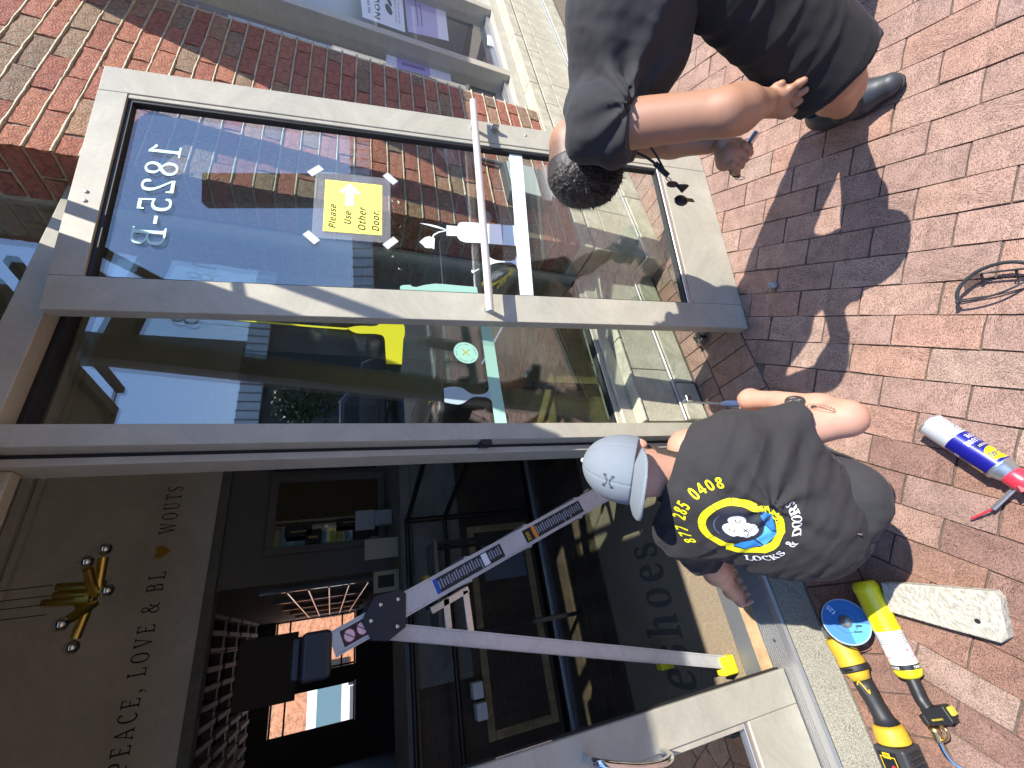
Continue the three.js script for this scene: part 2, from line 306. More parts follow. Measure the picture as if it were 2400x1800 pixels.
// ------------------------------------------------------------------ brick pier with stone base
function brickGeo(w, h, d, s) { // front face at z = 0, body behind; uneven face and worn edges
  const nx = 6, ny = 3, P = [], I = [];
  for (let j = 0; j <= ny; j++) for (let i = 0; i <= nx; i++) {
    const u = i / nx, v = j / ny; const e = (i === 0 || i === nx || j === 0 || j === ny);
    const x = (u - 0.5) * w + (e ? rr(-1, 1) * 0.0026 : rr(-1, 1) * 0.006), y = (v - 0.5) * h + (e ? rr(-1, 0.6) * 0.0020 * Math.sign(v - 0.5) : rr(-1, 1) * 0.003);
    P.push(x, y, (e ? -0.0012 : 0) + rr(-0.0013, 0.0010));
  }
  for (let j = 0; j < ny; j++) for (let i = 0; i < nx; i++) { const a = j * (nx + 1) + i; I.push(a, a + 1, a + nx + 2, a, a + nx + 2, a + nx + 1); }
  const edge = []; for (let i = 0; i <= nx; i++) edge.push(i); for (let j = 1; j <= ny; j++) edge.push(j * (nx + 1) + nx); for (let i = nx - 1; i >= 0; i--) edge.push(ny * (nx + 1) + i); for (let j = ny - 1; j >= 1; j--) edge.push(j * (nx + 1));
  const b0 = P.length / 3; for (const e of edge) P.push(P[e * 3], P[e * 3 + 1], -d);
  for (let k = 0; k < edge.length; k++) { const k2 = (k + 1) % edge.length; I.push(edge[k], b0 + k, b0 + k2, edge[k], b0 + k2, edge[k2]); }
  const g = new THREE.BufferGeometry(); g.setAttribute('position', new THREE.Float32BufferAttribute(P, 3)); g.setIndex(I);
  const ng = uvMetres(g); ng.computeVertexNormals(); return toCreasedNormals(ng, 0.25);
}
const PIERZ = -1.2, PX0 = 1.46, PX1 = 2.6;
{
  const pier = thing('brick_pier', 'red and tan rough brick pier on a pale stone base beside the leaning door', 'wall', [0, 0, 0]);
  part(pier, 'mortar_body', bx(PX0 + 0.007, PX1 - 0.008, 0.5, 3.25, -1.6, PIERZ - 0.007, 0), M.mortar);
  const gs = [], gh = []; for (let i = 0; i < 9; i++) { gs.push(brickGeo(0.194, 0.0575, 0.05)); gh.push(brickGeo(0.092, 0.0575, 0.05)); }
  const ch = 0.0677; let row = 0; const pick = () => { const r = rnd(); return r < 0.3 ? 0 : r < 0.5 ? 1 : r < 0.66 ? 2 : r < 0.78 ? 3 : r < 0.88 ? 4 : r < 0.96 ? 5 : 6; };
  for (let y = 0.505 + ch / 2; y < 2.9; y += ch, row++) {
    let x = PX0 + 0.001; const odd = row & 1; let first = true;
    while (x < PX1 - 0.03) {
      let w = first && odd ? 0.102 : 0.203; first = false; if (x + w > PX1) w = 0.102;
      const half = w < 0.15, b = part(pier, 'brick', (half ? gh : gs)[Math.floor(rnd() * 9)], M.brick[pick()]);
      b.position.set(x + w / 2 - 0.0045, y + rr(-0.0012, 0.0012), PIERZ + rr(-0.002, 0.0025)); b.rotation.z = rr(-0.012, 0.012) + (rnd() < 0.5 ? Math.PI : 0); x += w;
    }
    // the shaded return into the doorway
    const k = part(pier, 'brick', (odd ? gs : gh)[Math.floor(rnd() * 9)], M.brick[pick()]); k.position.set(PX0 - 0.0015, y, odd ? -1.305 : -1.256); k.rotation.y = -Math.PI / 2;
    if (!odd) { const k2 = part(pier, 'brick', gh[Math.floor(rnd() * 9)], M.brick[pick()]); k2.position.set(PX0 - 0.0015, y, -1.358); k2.rotation.y = -Math.PI / 2; }
  }
  // pointing pressed out along the bed joints
  let bed = 0; for (let y = 0.505; y < 2.9; y += ch, bed++) {
    const P = [], I = [], n = 46; for (let i = 0; i <= n; i++) { const x = mix(PX0 + 0.002, PX1 - 0.004, i / n), c = y + 0.0016 * noise(x * 17, bed * 3.1, 1), hh = 0.0046 + 0.0022 * noise(x * 23, bed * 5.7, 4), f = PIERZ + 0.0012 + 0.0030 * noise(x * 31, bed * 2.3, 9); P.push(x, c + hh, PIERZ - 0.012, x, c + hh * 0.7, f, x, c - hh * 0.7, f, x, c - hh, PIERZ - 0.012); }
    for (let i = 0; i < n; i++) for (let k = 0; k < 3; k++) { const a = i * 4 + k; I.push(a, a + 1, a + 5, a, a + 5, a + 4); }
    const g = new THREE.BufferGeometry(); g.setAttribute('position', new THREE.Float32BufferAttribute(P, 3)); g.setIndex(I); g.computeVertexNormals(); part(pier, 'bed_joint', uvMetres(g), M.mortar);
  }
  // stone base: plinth, blocks, groove and cap
  const st = (x0, x1, y0, y1, zf, b = 0.004) => part(pier, 'stone_block', bx(x0, x1, y0, y1, -1.6, zf, b), M.stone);
  part(pier, 'stone_core', bx(PX0 + 0.02, 5.3, 0, 0.49, -1.58, -1.222, 0), M.stone);
  for (const [a, b] of [[PX0 - 0.006, 1.755], [1.758, 2.36], [2.363, 2.96], [2.963, 3.6], [3.603, 5.3]]) { st(a, b, 0.131, 0.322, -1.193); }
  for (const [a, b] of [[PX0 - 0.006, 2.05], [2.053, 2.7], [2.703, 3.35], [3.353, 5.3]]) { st(a, b, 0.325, 0.418, -1.193); }
  for (const [a, b] of [[PX0 - 0.008, 2.2], [2.203, 2.9], [2.903, 3.5], [3.503, 5.3]]) { st(a, b, 0.43, 0.5, -1.19, 0.006); }
  for (const [a, b] of [[PX0 - 0.02, 1.9], [1.903, 2.5], [2.503, 3.1], [3.103, 5.3]]) { st(a, b, 0.0, 0.116, -1.172, 0.01); part(pier, 'bronze_strip', bx(a, b, 0.1165, 0.1305, -1.5, -1.176, 0.004), M.brushed); }
}

// ------------------------------------------------------------------ sidelight, post, header, transom
{
  const base = thing('sidelight_base', 'pale stone sill and plinth under the sidelight window beside the post', 'stone sill');
  const S = (x0, x1, y0, y1, zf, b = 0.004) => part(base, 'stone_block', bx(x0, x1, y0, y1, -1.56, zf, b), M.stone);
  S(0.6, 0.86, 0.132, 0.335, -1.322); S(0.863, 1.452, 0.132, 0.335, -1.322);
  S(0.6, 1.02, 0.338, 0.352, -1.312, 0.005); S(1.023, 1.452, 0.338, 0.352, -1.312, 0.005);
  S(0.6, 0.79, 0, 0.116, -1.306, 0.01); S(0.793, 1.452, 0, 0.116, -1.306, 0.01);
  part(base, 'bronze_strip', bx(0.6, 1.452, 0.1165, 0.1315, -1.5, -1.309, 0.005), M.brushed);
  const post = thing('door_post', 'tall beige aluminium post between the open doorway and the sidelight window', 'post');
  part(post, 'shaft', bx(0.530, 0.592, 0, 2.322, -1.46, -1.318, 0.003), M.alum);
  part(post, 'gasket', bx(0.518, 0.5295, 0, 2.322, -1.44, -1.372, 0), M.black);
  part(post, 'jamb', bx(0.496, 0.5175, 0, 2.322, -1.46, -1.365, 0.002), M.alum);
  part(post, 'pivot_socket', bx(0.512, 0.5305, 1.045, 1.085, -1.365, -1.319, 0.004), M.black);
  const p2 = thing('door_post', 'beige aluminium post at the far side of the closed door leaf', 'post');
  part(p2, 'shaft', bx(-1.345, -1.283, 0, 2.322, -1.46, -1.318, 0.003), M.alum);
  const head = thing('door_header', 'beige aluminium header bar over the doorway and sidelight', 'header');
  part(head, 'bar', bx(-1.36, 1.455, 2.324, 2.404, -1.47, -1.316, 0.003), M.alum);
  part(head, 'stop', bx(-1.28, 0.495, 2.30, 2.3235, -1.43, -1.39, 0.002), M.alum);
  const sl = thing('sidelight_window', 'narrow fixed glass sidelight with a yellow hair dryer decal beside the doorway', 'window');
  const GZ = -1.415;
  part(sl, 'bottom_rail', bx(0.5925, 1.452, 0.353, 0.41, -1.45, -1.372, 0.003), M.alum);
  part(sl, 'glazing_bead', bx(0.5925, 1.452, 0.4105, 0.432, -1.44, -1.39, 0.003), M.alum);
  part(sl, 'gasket', bx(0.5925, 1.43, 0.4325, 0.44, -1.43, -1.398, 0), M.black);
  part(sl, 'gasket', bx(0.5925, 1.43, 2.306, 2.3235, -1.44, -1.38, 0), M.black);
  part(sl, 'side_rail', bx(1.4305, 1.452, 0.4105, 2.305, -1.45, -1.38, 0.003), M.alum);
  const pane = new THREE.PlaneGeometry(0.84, 1.866); pane.translate(1.0115, 1.373, GZ); part(sl, 'pane', pane, M.glassSide); part(sl, 'inner_pane', pane.clone().translate(0, 0, -0.016), M.glassSide);
  const ins = 0.003, dz = GZ + ins;
  const flat = (pts, m, name, z = dz) => { const q = pts.map(p => onZ(p[0], p[1], z)); const g = polyShape(q.map(v => [v.x, v.y])); g.translate(0, 0, z); return part(sl, name, g, m); };
  const zb = (l, x0, y0, s) => l.map(p => [x0 + p[0] * s, y0 + p[1] * s]);
  const mint = mat([0.42, 0.68, 0.55], 0.5, { side: THREE.DoubleSide }), yel = mat([0.66, 0.62, 0.02], 0.5, { side: THREE.DoubleSide }), greyv = mat([0.42, 0.52, 0.55], 0.5, { side: THREE.DoubleSide });
  flat(zb([[1170, 380], [1302, 380], [1305, 422], [1420, 1190], [1500, 1640], [1350, 1640], [1310, 1350], [1270, 1310], [1275, 1190], [1170, 422]], 900, 680, 0.1929), mint, 'shelf_decal');
  flat(zb([[725, 1190], [790, 1176], [860, 1170], [915, 1178], [960, 1195], [1010, 1230], [1060, 1258], [1110, 1267], [1180, 1267], [1225, 1258], [1262, 1230], [1275, 1190], [1310, 1350], [1290, 1325], [1250, 1303], [1180, 1296], [1110, 1294], [1060, 1308], [1000, 1350], [950, 1380], [900, 1390], [820, 1380], [735, 1360]], 900, 680, 0.1929), greyv, 'goblet_decal', dz + 0.0008);
  const dry = zb([[1645, 642], [1840, 642], [1856, 680], [1862, 720], [1860, 770], [1846, 810], [1832, 1055], [1680, 1048], [1668, 820], [1655, 785], [1635, 767], [1580, 757], [1510, 755], [1440, 755], [1390, 750], [1350, 735], [1310, 708], [1290, 716], [1000, 695], [500, 652], [0, 606], [-500, 566], [-500, 556], [0, 594], [500, 638], [1000, 678], [1295, 700], [1330, 692], [1370, 683], [1450, 678], [1540, 683], [1585, 678]], 500, 600, 0.2411);
  flat(dry, yel, 'hair_dryer_decal');
  const cc = onZ(900 + 997 * 0.1929, 680 + 760 * 0.1929, dz);
  const disc = new THREE.CircleGeometry(0.052, 40); disc.translate(cc.x, cc.y, dz);
  const st = part(sl, 'round_sticker', disc, new THREE.MeshStandardMaterial({ roughness: 0.5, side: THREE.DoubleSide, map: canvasTex(256, 256, (g) => {
    g.fillStyle = '#b6e6d2'; g.fillRect(0, 0, 256, 256); g.strokeStyle = '#bfc21e'; g.lineWidth = 11; g.beginPath(); g.moveTo(92, 84); g.lineTo(170, 168); g.moveTo(170, 88); g.lineTo(86, 168); g.stroke();
    g.fillStyle = '#30463f'; g.font = 'bold 20px sans-serif'; const s = 'ASK ABOUT OUR STYLING  TODAY  '; for (let i = 0; i < s.length; i++) { g.save(); g.translate(128, 128); g.rotate(i / s.length * 2 * Math.PI - 2.4); g.fillText(s[i], -6, -96); g.restore(); }
  }) }));
  // transom above
  const tr = thing('transom_window', 'glass transom pane above the header mirroring the sky', 'window');
  part(tr, 'top_rail', bx(-1.36, 1.455, 3.0, 3.06, -1.47, -1.33, 0.003), M.alum);
  part(tr, 'mullion', bx(0.535, 0.585, 2.4045, 2.9995, -1.45, -1.36, 0.003), M.alum);
  const tp = new THREE.PlaneGeometry(0.86, 0.594); tp.translate(1.018, 2.702, -1.41); part(tr, 'pane', tp, M.glassSide); part(tr, 'inner_pane', tp.clone().translate(0, 0, -0.016), M.glassSide);
  const tp2 = new THREE.PlaneGeometry(1.87, 0.594); tp2.translate(-0.402, 2.702, -1.41); part(tr, 'pane', tp2, M.glassSide); part(tr, 'inner_pane', tp2.clone().translate(0, 0, -0.016), M.glassSide);
}
// ------------------------------------------------------------------ closed left leaf
{
  const lf = thing('door_leaf', 'closed beige aluminium door leaf with a bent steel pull', 'door');
  const z0 = -1.445, z1 = -1.40, x0 = -1.278, x1 = -0.347;
  part(lf, 'stile', bx(x1 - 0.104, x1, 0.02, 2.315, z0, z1, 0.004), M.alum); part(lf, 'stile', bx(x0, x0 + 0.104, 0.02, 2.315, z0, z1, 0.004), M.alum);
  part(lf, 'bottom_rail', bx(x0 + 0.1045, x1 - 0.1045, 0.02, 0.258, z0 + 0.001, z1 - 0.001, 0.003), M.alum); part(lf, 'top_rail', bx(x0 + 0.1045, x1 - 0.1045, 2.22, 2.315, z0 + 0.001, z1 - 0.001, 0.003), M.alum);
  part(lf, 'glazing_bead', bx(x0 + 0.1045, x1 - 0.1045, 0.2585, 0.278, z0 + 0.006, z1 - 0.008, 0.003), M.brushed);
  part(lf, 'glazing_bead', bx(x1 - 0.122, x1 - 0.1045, 0.2785, 2.2195, z0 + 0.006, z1 - 0.008, 0.003), M.alum);
  part(lf, 'edge_gasket', bx(x1 + 0.0005, x1 + 0.004, 0.03, 2.3, z0 + 0.012, z1 - 0.014, 0), M.black);
  part(lf, 'latch_plate', bx(x1 + 0.0005, x1 + 0.003, 0.96, 1.13, z0 + 0.011, z1 - 0.012, 0), M.steel);
  const g = new THREE.PlaneGeometry(0.72, 1.96); g.translate((x0 + x1) / 2, 1.24, -1.423); part(lf, 'pane', g, M.glass);
  part(lf, 'pull_handle', tube([V(-0.402, 0.872, -1.399), V(-0.402, 0.873, -1.355), V(-0.405, 0.862, -1.335), V(-0.418, 0.82, -1.328), V(-0.44, 0.74, -1.33), V(-0.45, 0.66, -1.335), V(-0.45, 0.62, -1.36), V(-0.45, 0.62, -1.399)], 0.0105, 14, 60), M.chrome);
}
// threshold
{
  const th = thing('door_threshold', 'ridged aluminium threshold plate across the open doorway', 'threshold');
  const prof = []; const z0 = -1.338, z1 = -1.452, n = 9; prof.push([z0, 0.0]); prof.push([z0 - 0.006, 0.012]); prof.push([z0 - 0.026, 0.0145]);
  for (let i = 0; i < n; i++) { const z = mix(z0 - 0.03, z1 + 0.004, i / n), w = 0.0093; prof.push([z, 0.0145], [z - 0.0012, 0.0085], [z - w * 0.45, 0.0085], [z - w * 0.45 - 0.0012, 0.0145]); }
  prof.push([z1, 0.0145], [z1, 0]);
  const sh = new THREE.Shape(prof.map(p => new THREE.Vector2(-p[0], p[1])));
  const g = new THREE.ExtrudeGeometry(sh, { depth: 1.8, bevelEnabled: false }); g.rotateY(Math.PI / 2); g.translate(-1.28, 0, 0);
  part(th, 'plate', uvMetres(g), M.brushed);
  part(th, 'wood_strip', bx(-1.28, 0.5, 0, 0.012, -1.515, -1.4535, 0.002), mat([0.52, 0.34, 0.19], 0.8, { map: rep(stoneT, 4) }));
  part(th, 'metal_strip', bx(-1.28, 0.5, 0, 0.010, -1.60, -1.5155, 0.002), mat([0.20, 0.205, 0.21], 0.45, { metalness: 0.5 }));
  for (const x of [-0.26, 0.1, 0.4]) { const s = new THREE.CylinderGeometry(0.006, 0.006, 0.002, 12); s.translate(x, 0.0138, -1.40); part(th, 'screw', s, M.steel); }
}
// ------------------------------------------------------------------ canopies
{
  const cm = mat([0.05, 0.05, 0.04], 0.6), cu = mat([0.09, 0.088, 0.07], 0.8);
  function canopy(x0, x1, label) {
    const c = thing('flat_canopy', label, 'canopy');
    part(c, 'deck', bx(x0, x1, 2.70, 2.76, -1.19, -0.20, 0.004), cu);
    part(c, 'fascia', bx(x0, x1, 2.655, 2.80, -0.1995, -0.165, 0.004), cm);
    part(c, 'edge_beam', bx(x0, x0 + 0.05, 2.655, 2.699, -1.19, -0.2005, 0.003), cm); part(c, 'edge_beam', bx(x1 - 0.05, x1, 2.655, 2.699, -1.19, -0.2005, 0.003), cm);
    return c;
  }
  const c1 = canopy(-1.9, 1.29, 'dark flat metal canopy over the doorway');
  part(c1, 'side_rod', bx(1.362, 1.396, 2.64, 2.675, -1.19, -0.2, 0.003), cm);
  for (const z of [-1.1, -0.7, -0.25]) part(c1, 'rod_bracket', bx(1.2905, 1.3615, 2.655, 2.668, z, z + 0.02, 0), cm);
  canopy(2.45, 5.4, 'dark flat metal canopy over the shop window');
}
// upper wall and flank so that the room stays closed
{
  const up = thing('upper_shop_wall', 'brick shop front above the transom and canopies', 'wall');
  const bm = mat([0.33, 0.13, 0.085], 0.9, { map: rep(brickT, 1) });
  part(up, 'wall_face', bx(-6, 6, 3.262, 4.1, -1.6, -1.21, 0), bm);
  part(up, 'flank', bx(-6, -1.36, 0, 3.26, -1.6, -1.21, 0), bm);
  part(up, 'lintel', bx(-1.36, 1.46, 3.062, 3.26, -1.6, -1.21, 0), bm);
}
// ------------------------------------------------------------------ shop window right of the pier
{
  const w = thing('shop_window', 'large dark shop window with beige frames and posters right of the brick pier', 'window');
  part(w, 'jamb', bx(2.602, 2.65, 0.57, 3.2, -1.4, -1.30, 0.003), M.alum);
  part(w, 'sill_rail', bx(2.602, 5.2, 0.502, 0.568, -1.4, -1.27, 0.004), M.alum);
  part(w, 'mullion', bx(3.075, 3.145, 0.5685, 3.2, -1.40, -1.27, 0.003), M.alum);
  part(w, 'mullion', bx(4.0, 4.07, 0.5685, 3.2, -1.40, -1.27, 0.003), M.alum);
  part(w, 'head_rail', bx(2.602, 5.2, 3.2005, 3.262, -1.4, -1.28, 0.003), M.alum);
  for (const [a, b] of [[2.651, 3.074], [3.146, 3.999], [4.071, 5.2]]) { const g = new THREE.PlaneGeometry(b - a, 2.63); g.translate((a + b) / 2, 1.885, -1.345); part(w, 'pane', g, M.glassClear); }
  part(w, 'bead', bx(2.651, 3.0745, 0.5685, 0.60, -1.37, -1.31, 0.002), M.brushed); part(w, 'bead', bx(3.1455, 3.9995, 0.5685, 0.60, -1.37, -1.31, 0.002), M.brushed);
  const room = thing('window_display', 'display box behind the shop window', 'display');
  part(room, 'back_panel', bx(2.6, 5.3, 0.3, 3.2, -2.2, -2.16, 0), mat([0.30, 0.28, 0.25], 0.9));
  part(room, 'side_panel', bx(5.2, 5.24, 0.3, 3.2, -2.15, -1.41, 0), mat([0.30, 0.28, 0.25], 0.9));
  part(room, 'shelf', bx(2.62, 5.2, 0.42, 0.46, -2.15, -1.41, 0.003), mat([0.10, 0.09, 0.075], 0.7));
  function poster(name, label, pix, z, draw, cw = 256, chh = 256) {
    const q = pix.map(p => onZ(p[0], p[1], z)); const g = new THREE.BufferGeometry();
    g.setAttribute('position', new THREE.Float32BufferAttribute(q.flatMap(v => [v.x, v.y, v.z]), 3)); g.setAttribute('uv', new THREE.Float32BufferAttribute([0, 1, 1, 1, 1, 0, 0, 0], 2)); g.setIndex([0, 3, 2, 0, 2, 1]); g.computeVertexNormals();
    solo(name, label, 'poster', g, new THREE.MeshStandardMaterial({ map: canvasTex(cw, chh, draw), roughness: 0.6, side: THREE.DoubleSide }));
  }
  poster('window_poster', 'white now open poster inside the shop window', [[850, 40], [838, -70], [938, -60], [950, 76]], -1.37, (g) => { g.fillStyle = '#e9ebee'; g.fillRect(0, 0, 256, 256); g.fillStyle = '#30343a'; g.font = 'bold 20px sans-serif'; g.fillText('WE ARE', 24, 46); g.font = 'bold 44px sans-serif'; g.fillText('NOW OPEN', 10, 104); g.beginPath(); g.ellipse(70, 160, 16, 26, 0.7, 0, 7); g.fill(); g.beginPath(); g.ellipse(104, 166, 10, 22, 0.9, 0, 7); g.fill(); g.font = '14px sans-serif'; g.fillText('come on in and', 24, 208); g.fillText('say hello to us', 24, 228); });
  poster('window_flyer', 'pale lavender flyer under the now open poster', [[956, 74], [944, -40], [1040, -10], [1052, 96]], -1.38, (g) => { g.fillStyle = '#b9b2d2'; g.fillRect(0, 0, 256, 256); g.fillStyle = '#e8e8ea'; g.fillRect(0, 190, 256, 66); g.fillStyle = '#77709a'; g.fillRect(40, 60, 150, 8); g.fillRect(40, 84, 120, 8); });
  poster('window_flyer', 'lilac and white flyer low in the narrow window pane', [[905, 152], [905, 110], [1052, 152], [1058, 192]], -1.37, (g) => { g.fillStyle = '#a9a0d0'; g.fillRect(0, 0, 256, 256); g.fillStyle = '#e6e6ee'; g.fillRect(0, 0, 256, 40); g.fillStyle = '#d9dbe2'; g.fillRect(0, 170, 256, 90); g.fillStyle = '#80789f'; g.fillRect(60, 60, 40, 90); });
  poster('window_sticker', 'small white lettered sticker on the dark shop window', [[1142, 105], [1142, 82], [1164, 88], [1170, 110]], -1.335, (g) => { g.fillStyle = '#e9ebee'; g.fillRect(0, 0, 256, 256); g.fillStyle = '#30343a'; for (let i = 0; i < 5; i++) g.fillRect(20 + i * 46, 60, 26, 140); });
}
// ------------------------------------------------------------------ the door taken off and leant against the header
const DO = V(0.849, 0.002, -0.954), DW = V(0.9815, 0, 0.190).normalize();
const DT = V(0.905, 2.312, -1.27).sub(DO); DT.addScaledVector(DW, -DT.dot(DW)); const DH = 2.334, DU = DT.clone().normalize(), DN = DW.clone().cross(DU);
const DM = frameMat(DO, DW, DU, DN);
const onDoor = (x, y, k = 0) => { const r = ray(x, y), o = DO.clone().addScaledVector(DN, k); const t = o.clone().sub(V(0, EYE, 0)).dot(DN) / r.dot(DN); const p = V(0, EYE, 0).addScaledVector(r, t).sub(o); return [p.dot(DW), p.dot(DU)]; };
{
  const d = thing('glass_door', 'beige framed glass door taken off and leant against the shop front', 'door'); d.applyMatrix4(DM);
  const w = 0.912, h = DH, t = 0.045, sl = 0.108, br = 0.236, trl = 0.082;
  part(d, 'stile', bx(0, sl, 0, h, -t, 0, 0.0035), M.alum); part(d, 'stile', bx(w - sl, w, 0, h, -t, 0, 0.0035), M.alum);
  part(d, 'bottom_rail', bx(sl + 0.0006, w - sl - 0.0006, 0, br, -t + 0.0008, -0.0008, 0.001), M.alum);
  part(d, 'top_rail', bx(sl + 0.0006, w - sl - 0.0006, h - trl, h, -t + 0.0008, -0.0008, 0.001), M.alum);
  const gx0 = sl, gx1 = w - sl, gy0 = br, gy1 = h - trl;
  part(d, 'glazing_bead', bx(gx0 + 0.0007, gx1 - 0.0007, gy0 + 0.0007, gy0 + 0.02, -0.038, -0.004, 0.004), M.brushed);
  part(d, 'glazing_bead', bx(gx1 - 0.016, gx1 - 0.0007, gy0 + 0.0207, gy1 - 0.0007, -0.038, -0.0035, 0.002), M.alum);
  part(d, 'gasket', bx(gx1 - 0.026, gx1 - 0.0165, gy0 + 0.021, gy1 - 0.002, -0.034, -0.009, 0), M.black);
  part(d, 'gasket', bx(gx0 + 0.0007, gx0 + 0.006, gy0 + 0.021, gy1 - 0.002, -0.034, -0.009, 0), M.black);
  part(d, 'gasket', bx(gx0 + 0.0065, gx1 - 0.0265, gy1 - 0.014, gy1 - 0.0008, -0.034, -0.009, 0), M.black);
  part(d, 'gasket', bx(gx0 + 0.0065, gx1 - 0.0265, gy0 + 0.0205, gy0 + 0.028, -0.034, -0.009, 0), M.black);
  const pg = new THREE.PlaneGeometry(gx1 - gx0 - 0.03, gy1 - gy0 - 0.04); pg.translate((gx0 + gx1) / 2 - 0.008, (gy0 + gy1) / 2 + 0.006, -0.022); part(d, 'pane', pg, M.glass); part(d, 'inner_pane', pg.clone().translate(0, 0, -0.008), M.glass);
  // push bar, lock cylinder, screws
  const bar = part(d, 'push_bar', capTube([V(0.005, 1.093, 0.062), V(0.935, 1.093, 0.062)], 0.0135, 20), mat([0.72, 0.71, 0.69], 0.3, { metalness: 0.35 }));
  for (const x of [0.045, 0.865]) part(bar, 'bracket', capTube([V(x, 1.093, 0.0005), V(x, 1.093, 0.052)], 0.009, 12), M.brushed);
  const kn = part(d, 'thumb_turn', merge([capTube([V(0.868, 1.0, 0.0005), V(0.868, 1.0, 0.008)], 0.016, 20), bx(0.862, 0.874, 0.984, 1.016, 0.008, 0.03, 0.003)]), M.steel);
  for (const [x, y] of [[0.868, 0.865], [0.396, h - 0.04], [0.363, h - 0.042]]) { const s = new THREE.SphereGeometry(0.0065, 12, 6, 0, 6.3, 0, 1.2); s.rotateX(Math.PI / 2); s.scale(1, 1, 0.6); s.translate(x, y, 0.0); part(d, 'screw', s, M.brushed); }
  const sc = mat([0.10, 0.09, 0.08], 0.8); for (const [x, y, l, a] of [[0.72, 0.13, 0.02, 0.4], [0.6, 0.17, 0.012, -0.6], [0.5, 0.1, 0.008, 0.9], [0.66, 0.06, 0.006, 0.1], [0.35, 0.14, 0.006, 1.2]]) { const g = new THREE.PlaneGeometry(l, 0.0016); g.rotateZ(a); g.translate(x, y, 0.0003); part(d, 'scratch', g, sc); }
  // vinyl lettering and drawings on the glass
  const vin = mat([0.72, 0.80, 0.78], 0.5, { side: THREE.DoubleSide }), mintv = mat([0.55, 0.80, 0.74], 0.5, { side: THREE.DoubleSide }), shv = mat([0.25, 0.27, 0.36], 0.5, { side: THREE.DoubleSide }), mg = mat([0.28, 0.48, 0.38], 0.5, { side: THREE.DoubleSide });
  const tg = textGeo('1825-B', 0.092, font.serif, 0.008); const sx = 0.402 / tg.userData.width; tg.scale(-sx, 0.98, 1); for (const n of ['position', 'normal', 'uv']) { const a = tg.attributes[n], k = a.itemSize; for (let i = 0; i < a.count; i += 3) for (let m = 0; m < k; m++) { const q = a.array[(i + 1) * k + m]; a.array[(i + 1) * k + m] = a.array[(i + 2) * k + m]; a.array[(i + 2) * k + m] = q; } } tg.translate(0.630, 2.082, -0.019); part(d, 'house_number', tg, mintv);
  const zb = (l, x0, y0, s) => l.map(p => onDoor(x0 + p[0] * s, y0 + p[1] * s, -0.019));
  const dec = (name, l, m, z = -0.019) => { const g = polyShape(zb(l, 850, 300, 0.2412)); g.translate(0, 0, z); part(d, name, g, m); };
  dec('shelf_decal', [[1418, 170], [1540, 178], [1660, 1630], [1528, 1630]], vin);
  dec('bottle_decal', [[815, 945], [835, 948], [920, 955], [930, 930], [950, 918], [990, 914], [1110, 922], [1475, 950], [1492, 1146], [1100, 1115], [1000, 1112], [950, 1095], [925, 1070], [918, 1050], [830, 1046], [815, 1044]], vin, -0.0186);
  dec('band_decal', [[1228, 932], [1358, 942], [1366, 1136], [1230, 1126]], shv, -0.0182);
  dec('leaf_decal', [[550, 923], [640, 932], [720, 950], [815, 985], [815, 992], [740, 975], [640, 948]], vin);
  dec('flower_decal', [[815, 992], [740, 1005], [690, 1030], [670, 1062], [650, 1052], [610, 1060], [575, 1085], [550, 1108], [590, 1140], [605, 1160], [640, 1168], [670, 1165], [695, 1177], [698, 1120], [700, 1072], [685, 1064], [700, 1040], [745, 1015], [815, 1000]], vin);
  dec('goblet_decal', [[1190, 1213], [1222, 1246], [1258, 1272], [1300, 1287], [1350, 1293], [1440, 1292], [1480, 1282], [1492, 1245], [1512, 1385], [1496, 1345], [1482, 1326], [1440, 1308], [1350, 1305], [1300, 1312], [1262, 1320], [1222, 1340], [1192, 1366]], vin, -0.0184);
  dec('dot_decal', [[1055, 1380], [1075, 1378], [1085, 1388], [1130, 1365], [1132, 1372], [1088, 1398], [1080, 1408], [1060, 1405]], vin);
  dec('comb_decal', [[362, 1572], [365, 1535], [400, 1525], [465, 1524], [480, 1540], [520, 1546], [600, 1525], [700, 1512], [800, 1518], [950, 1532], [1108, 1545], [1120, 1602]], mg);
}
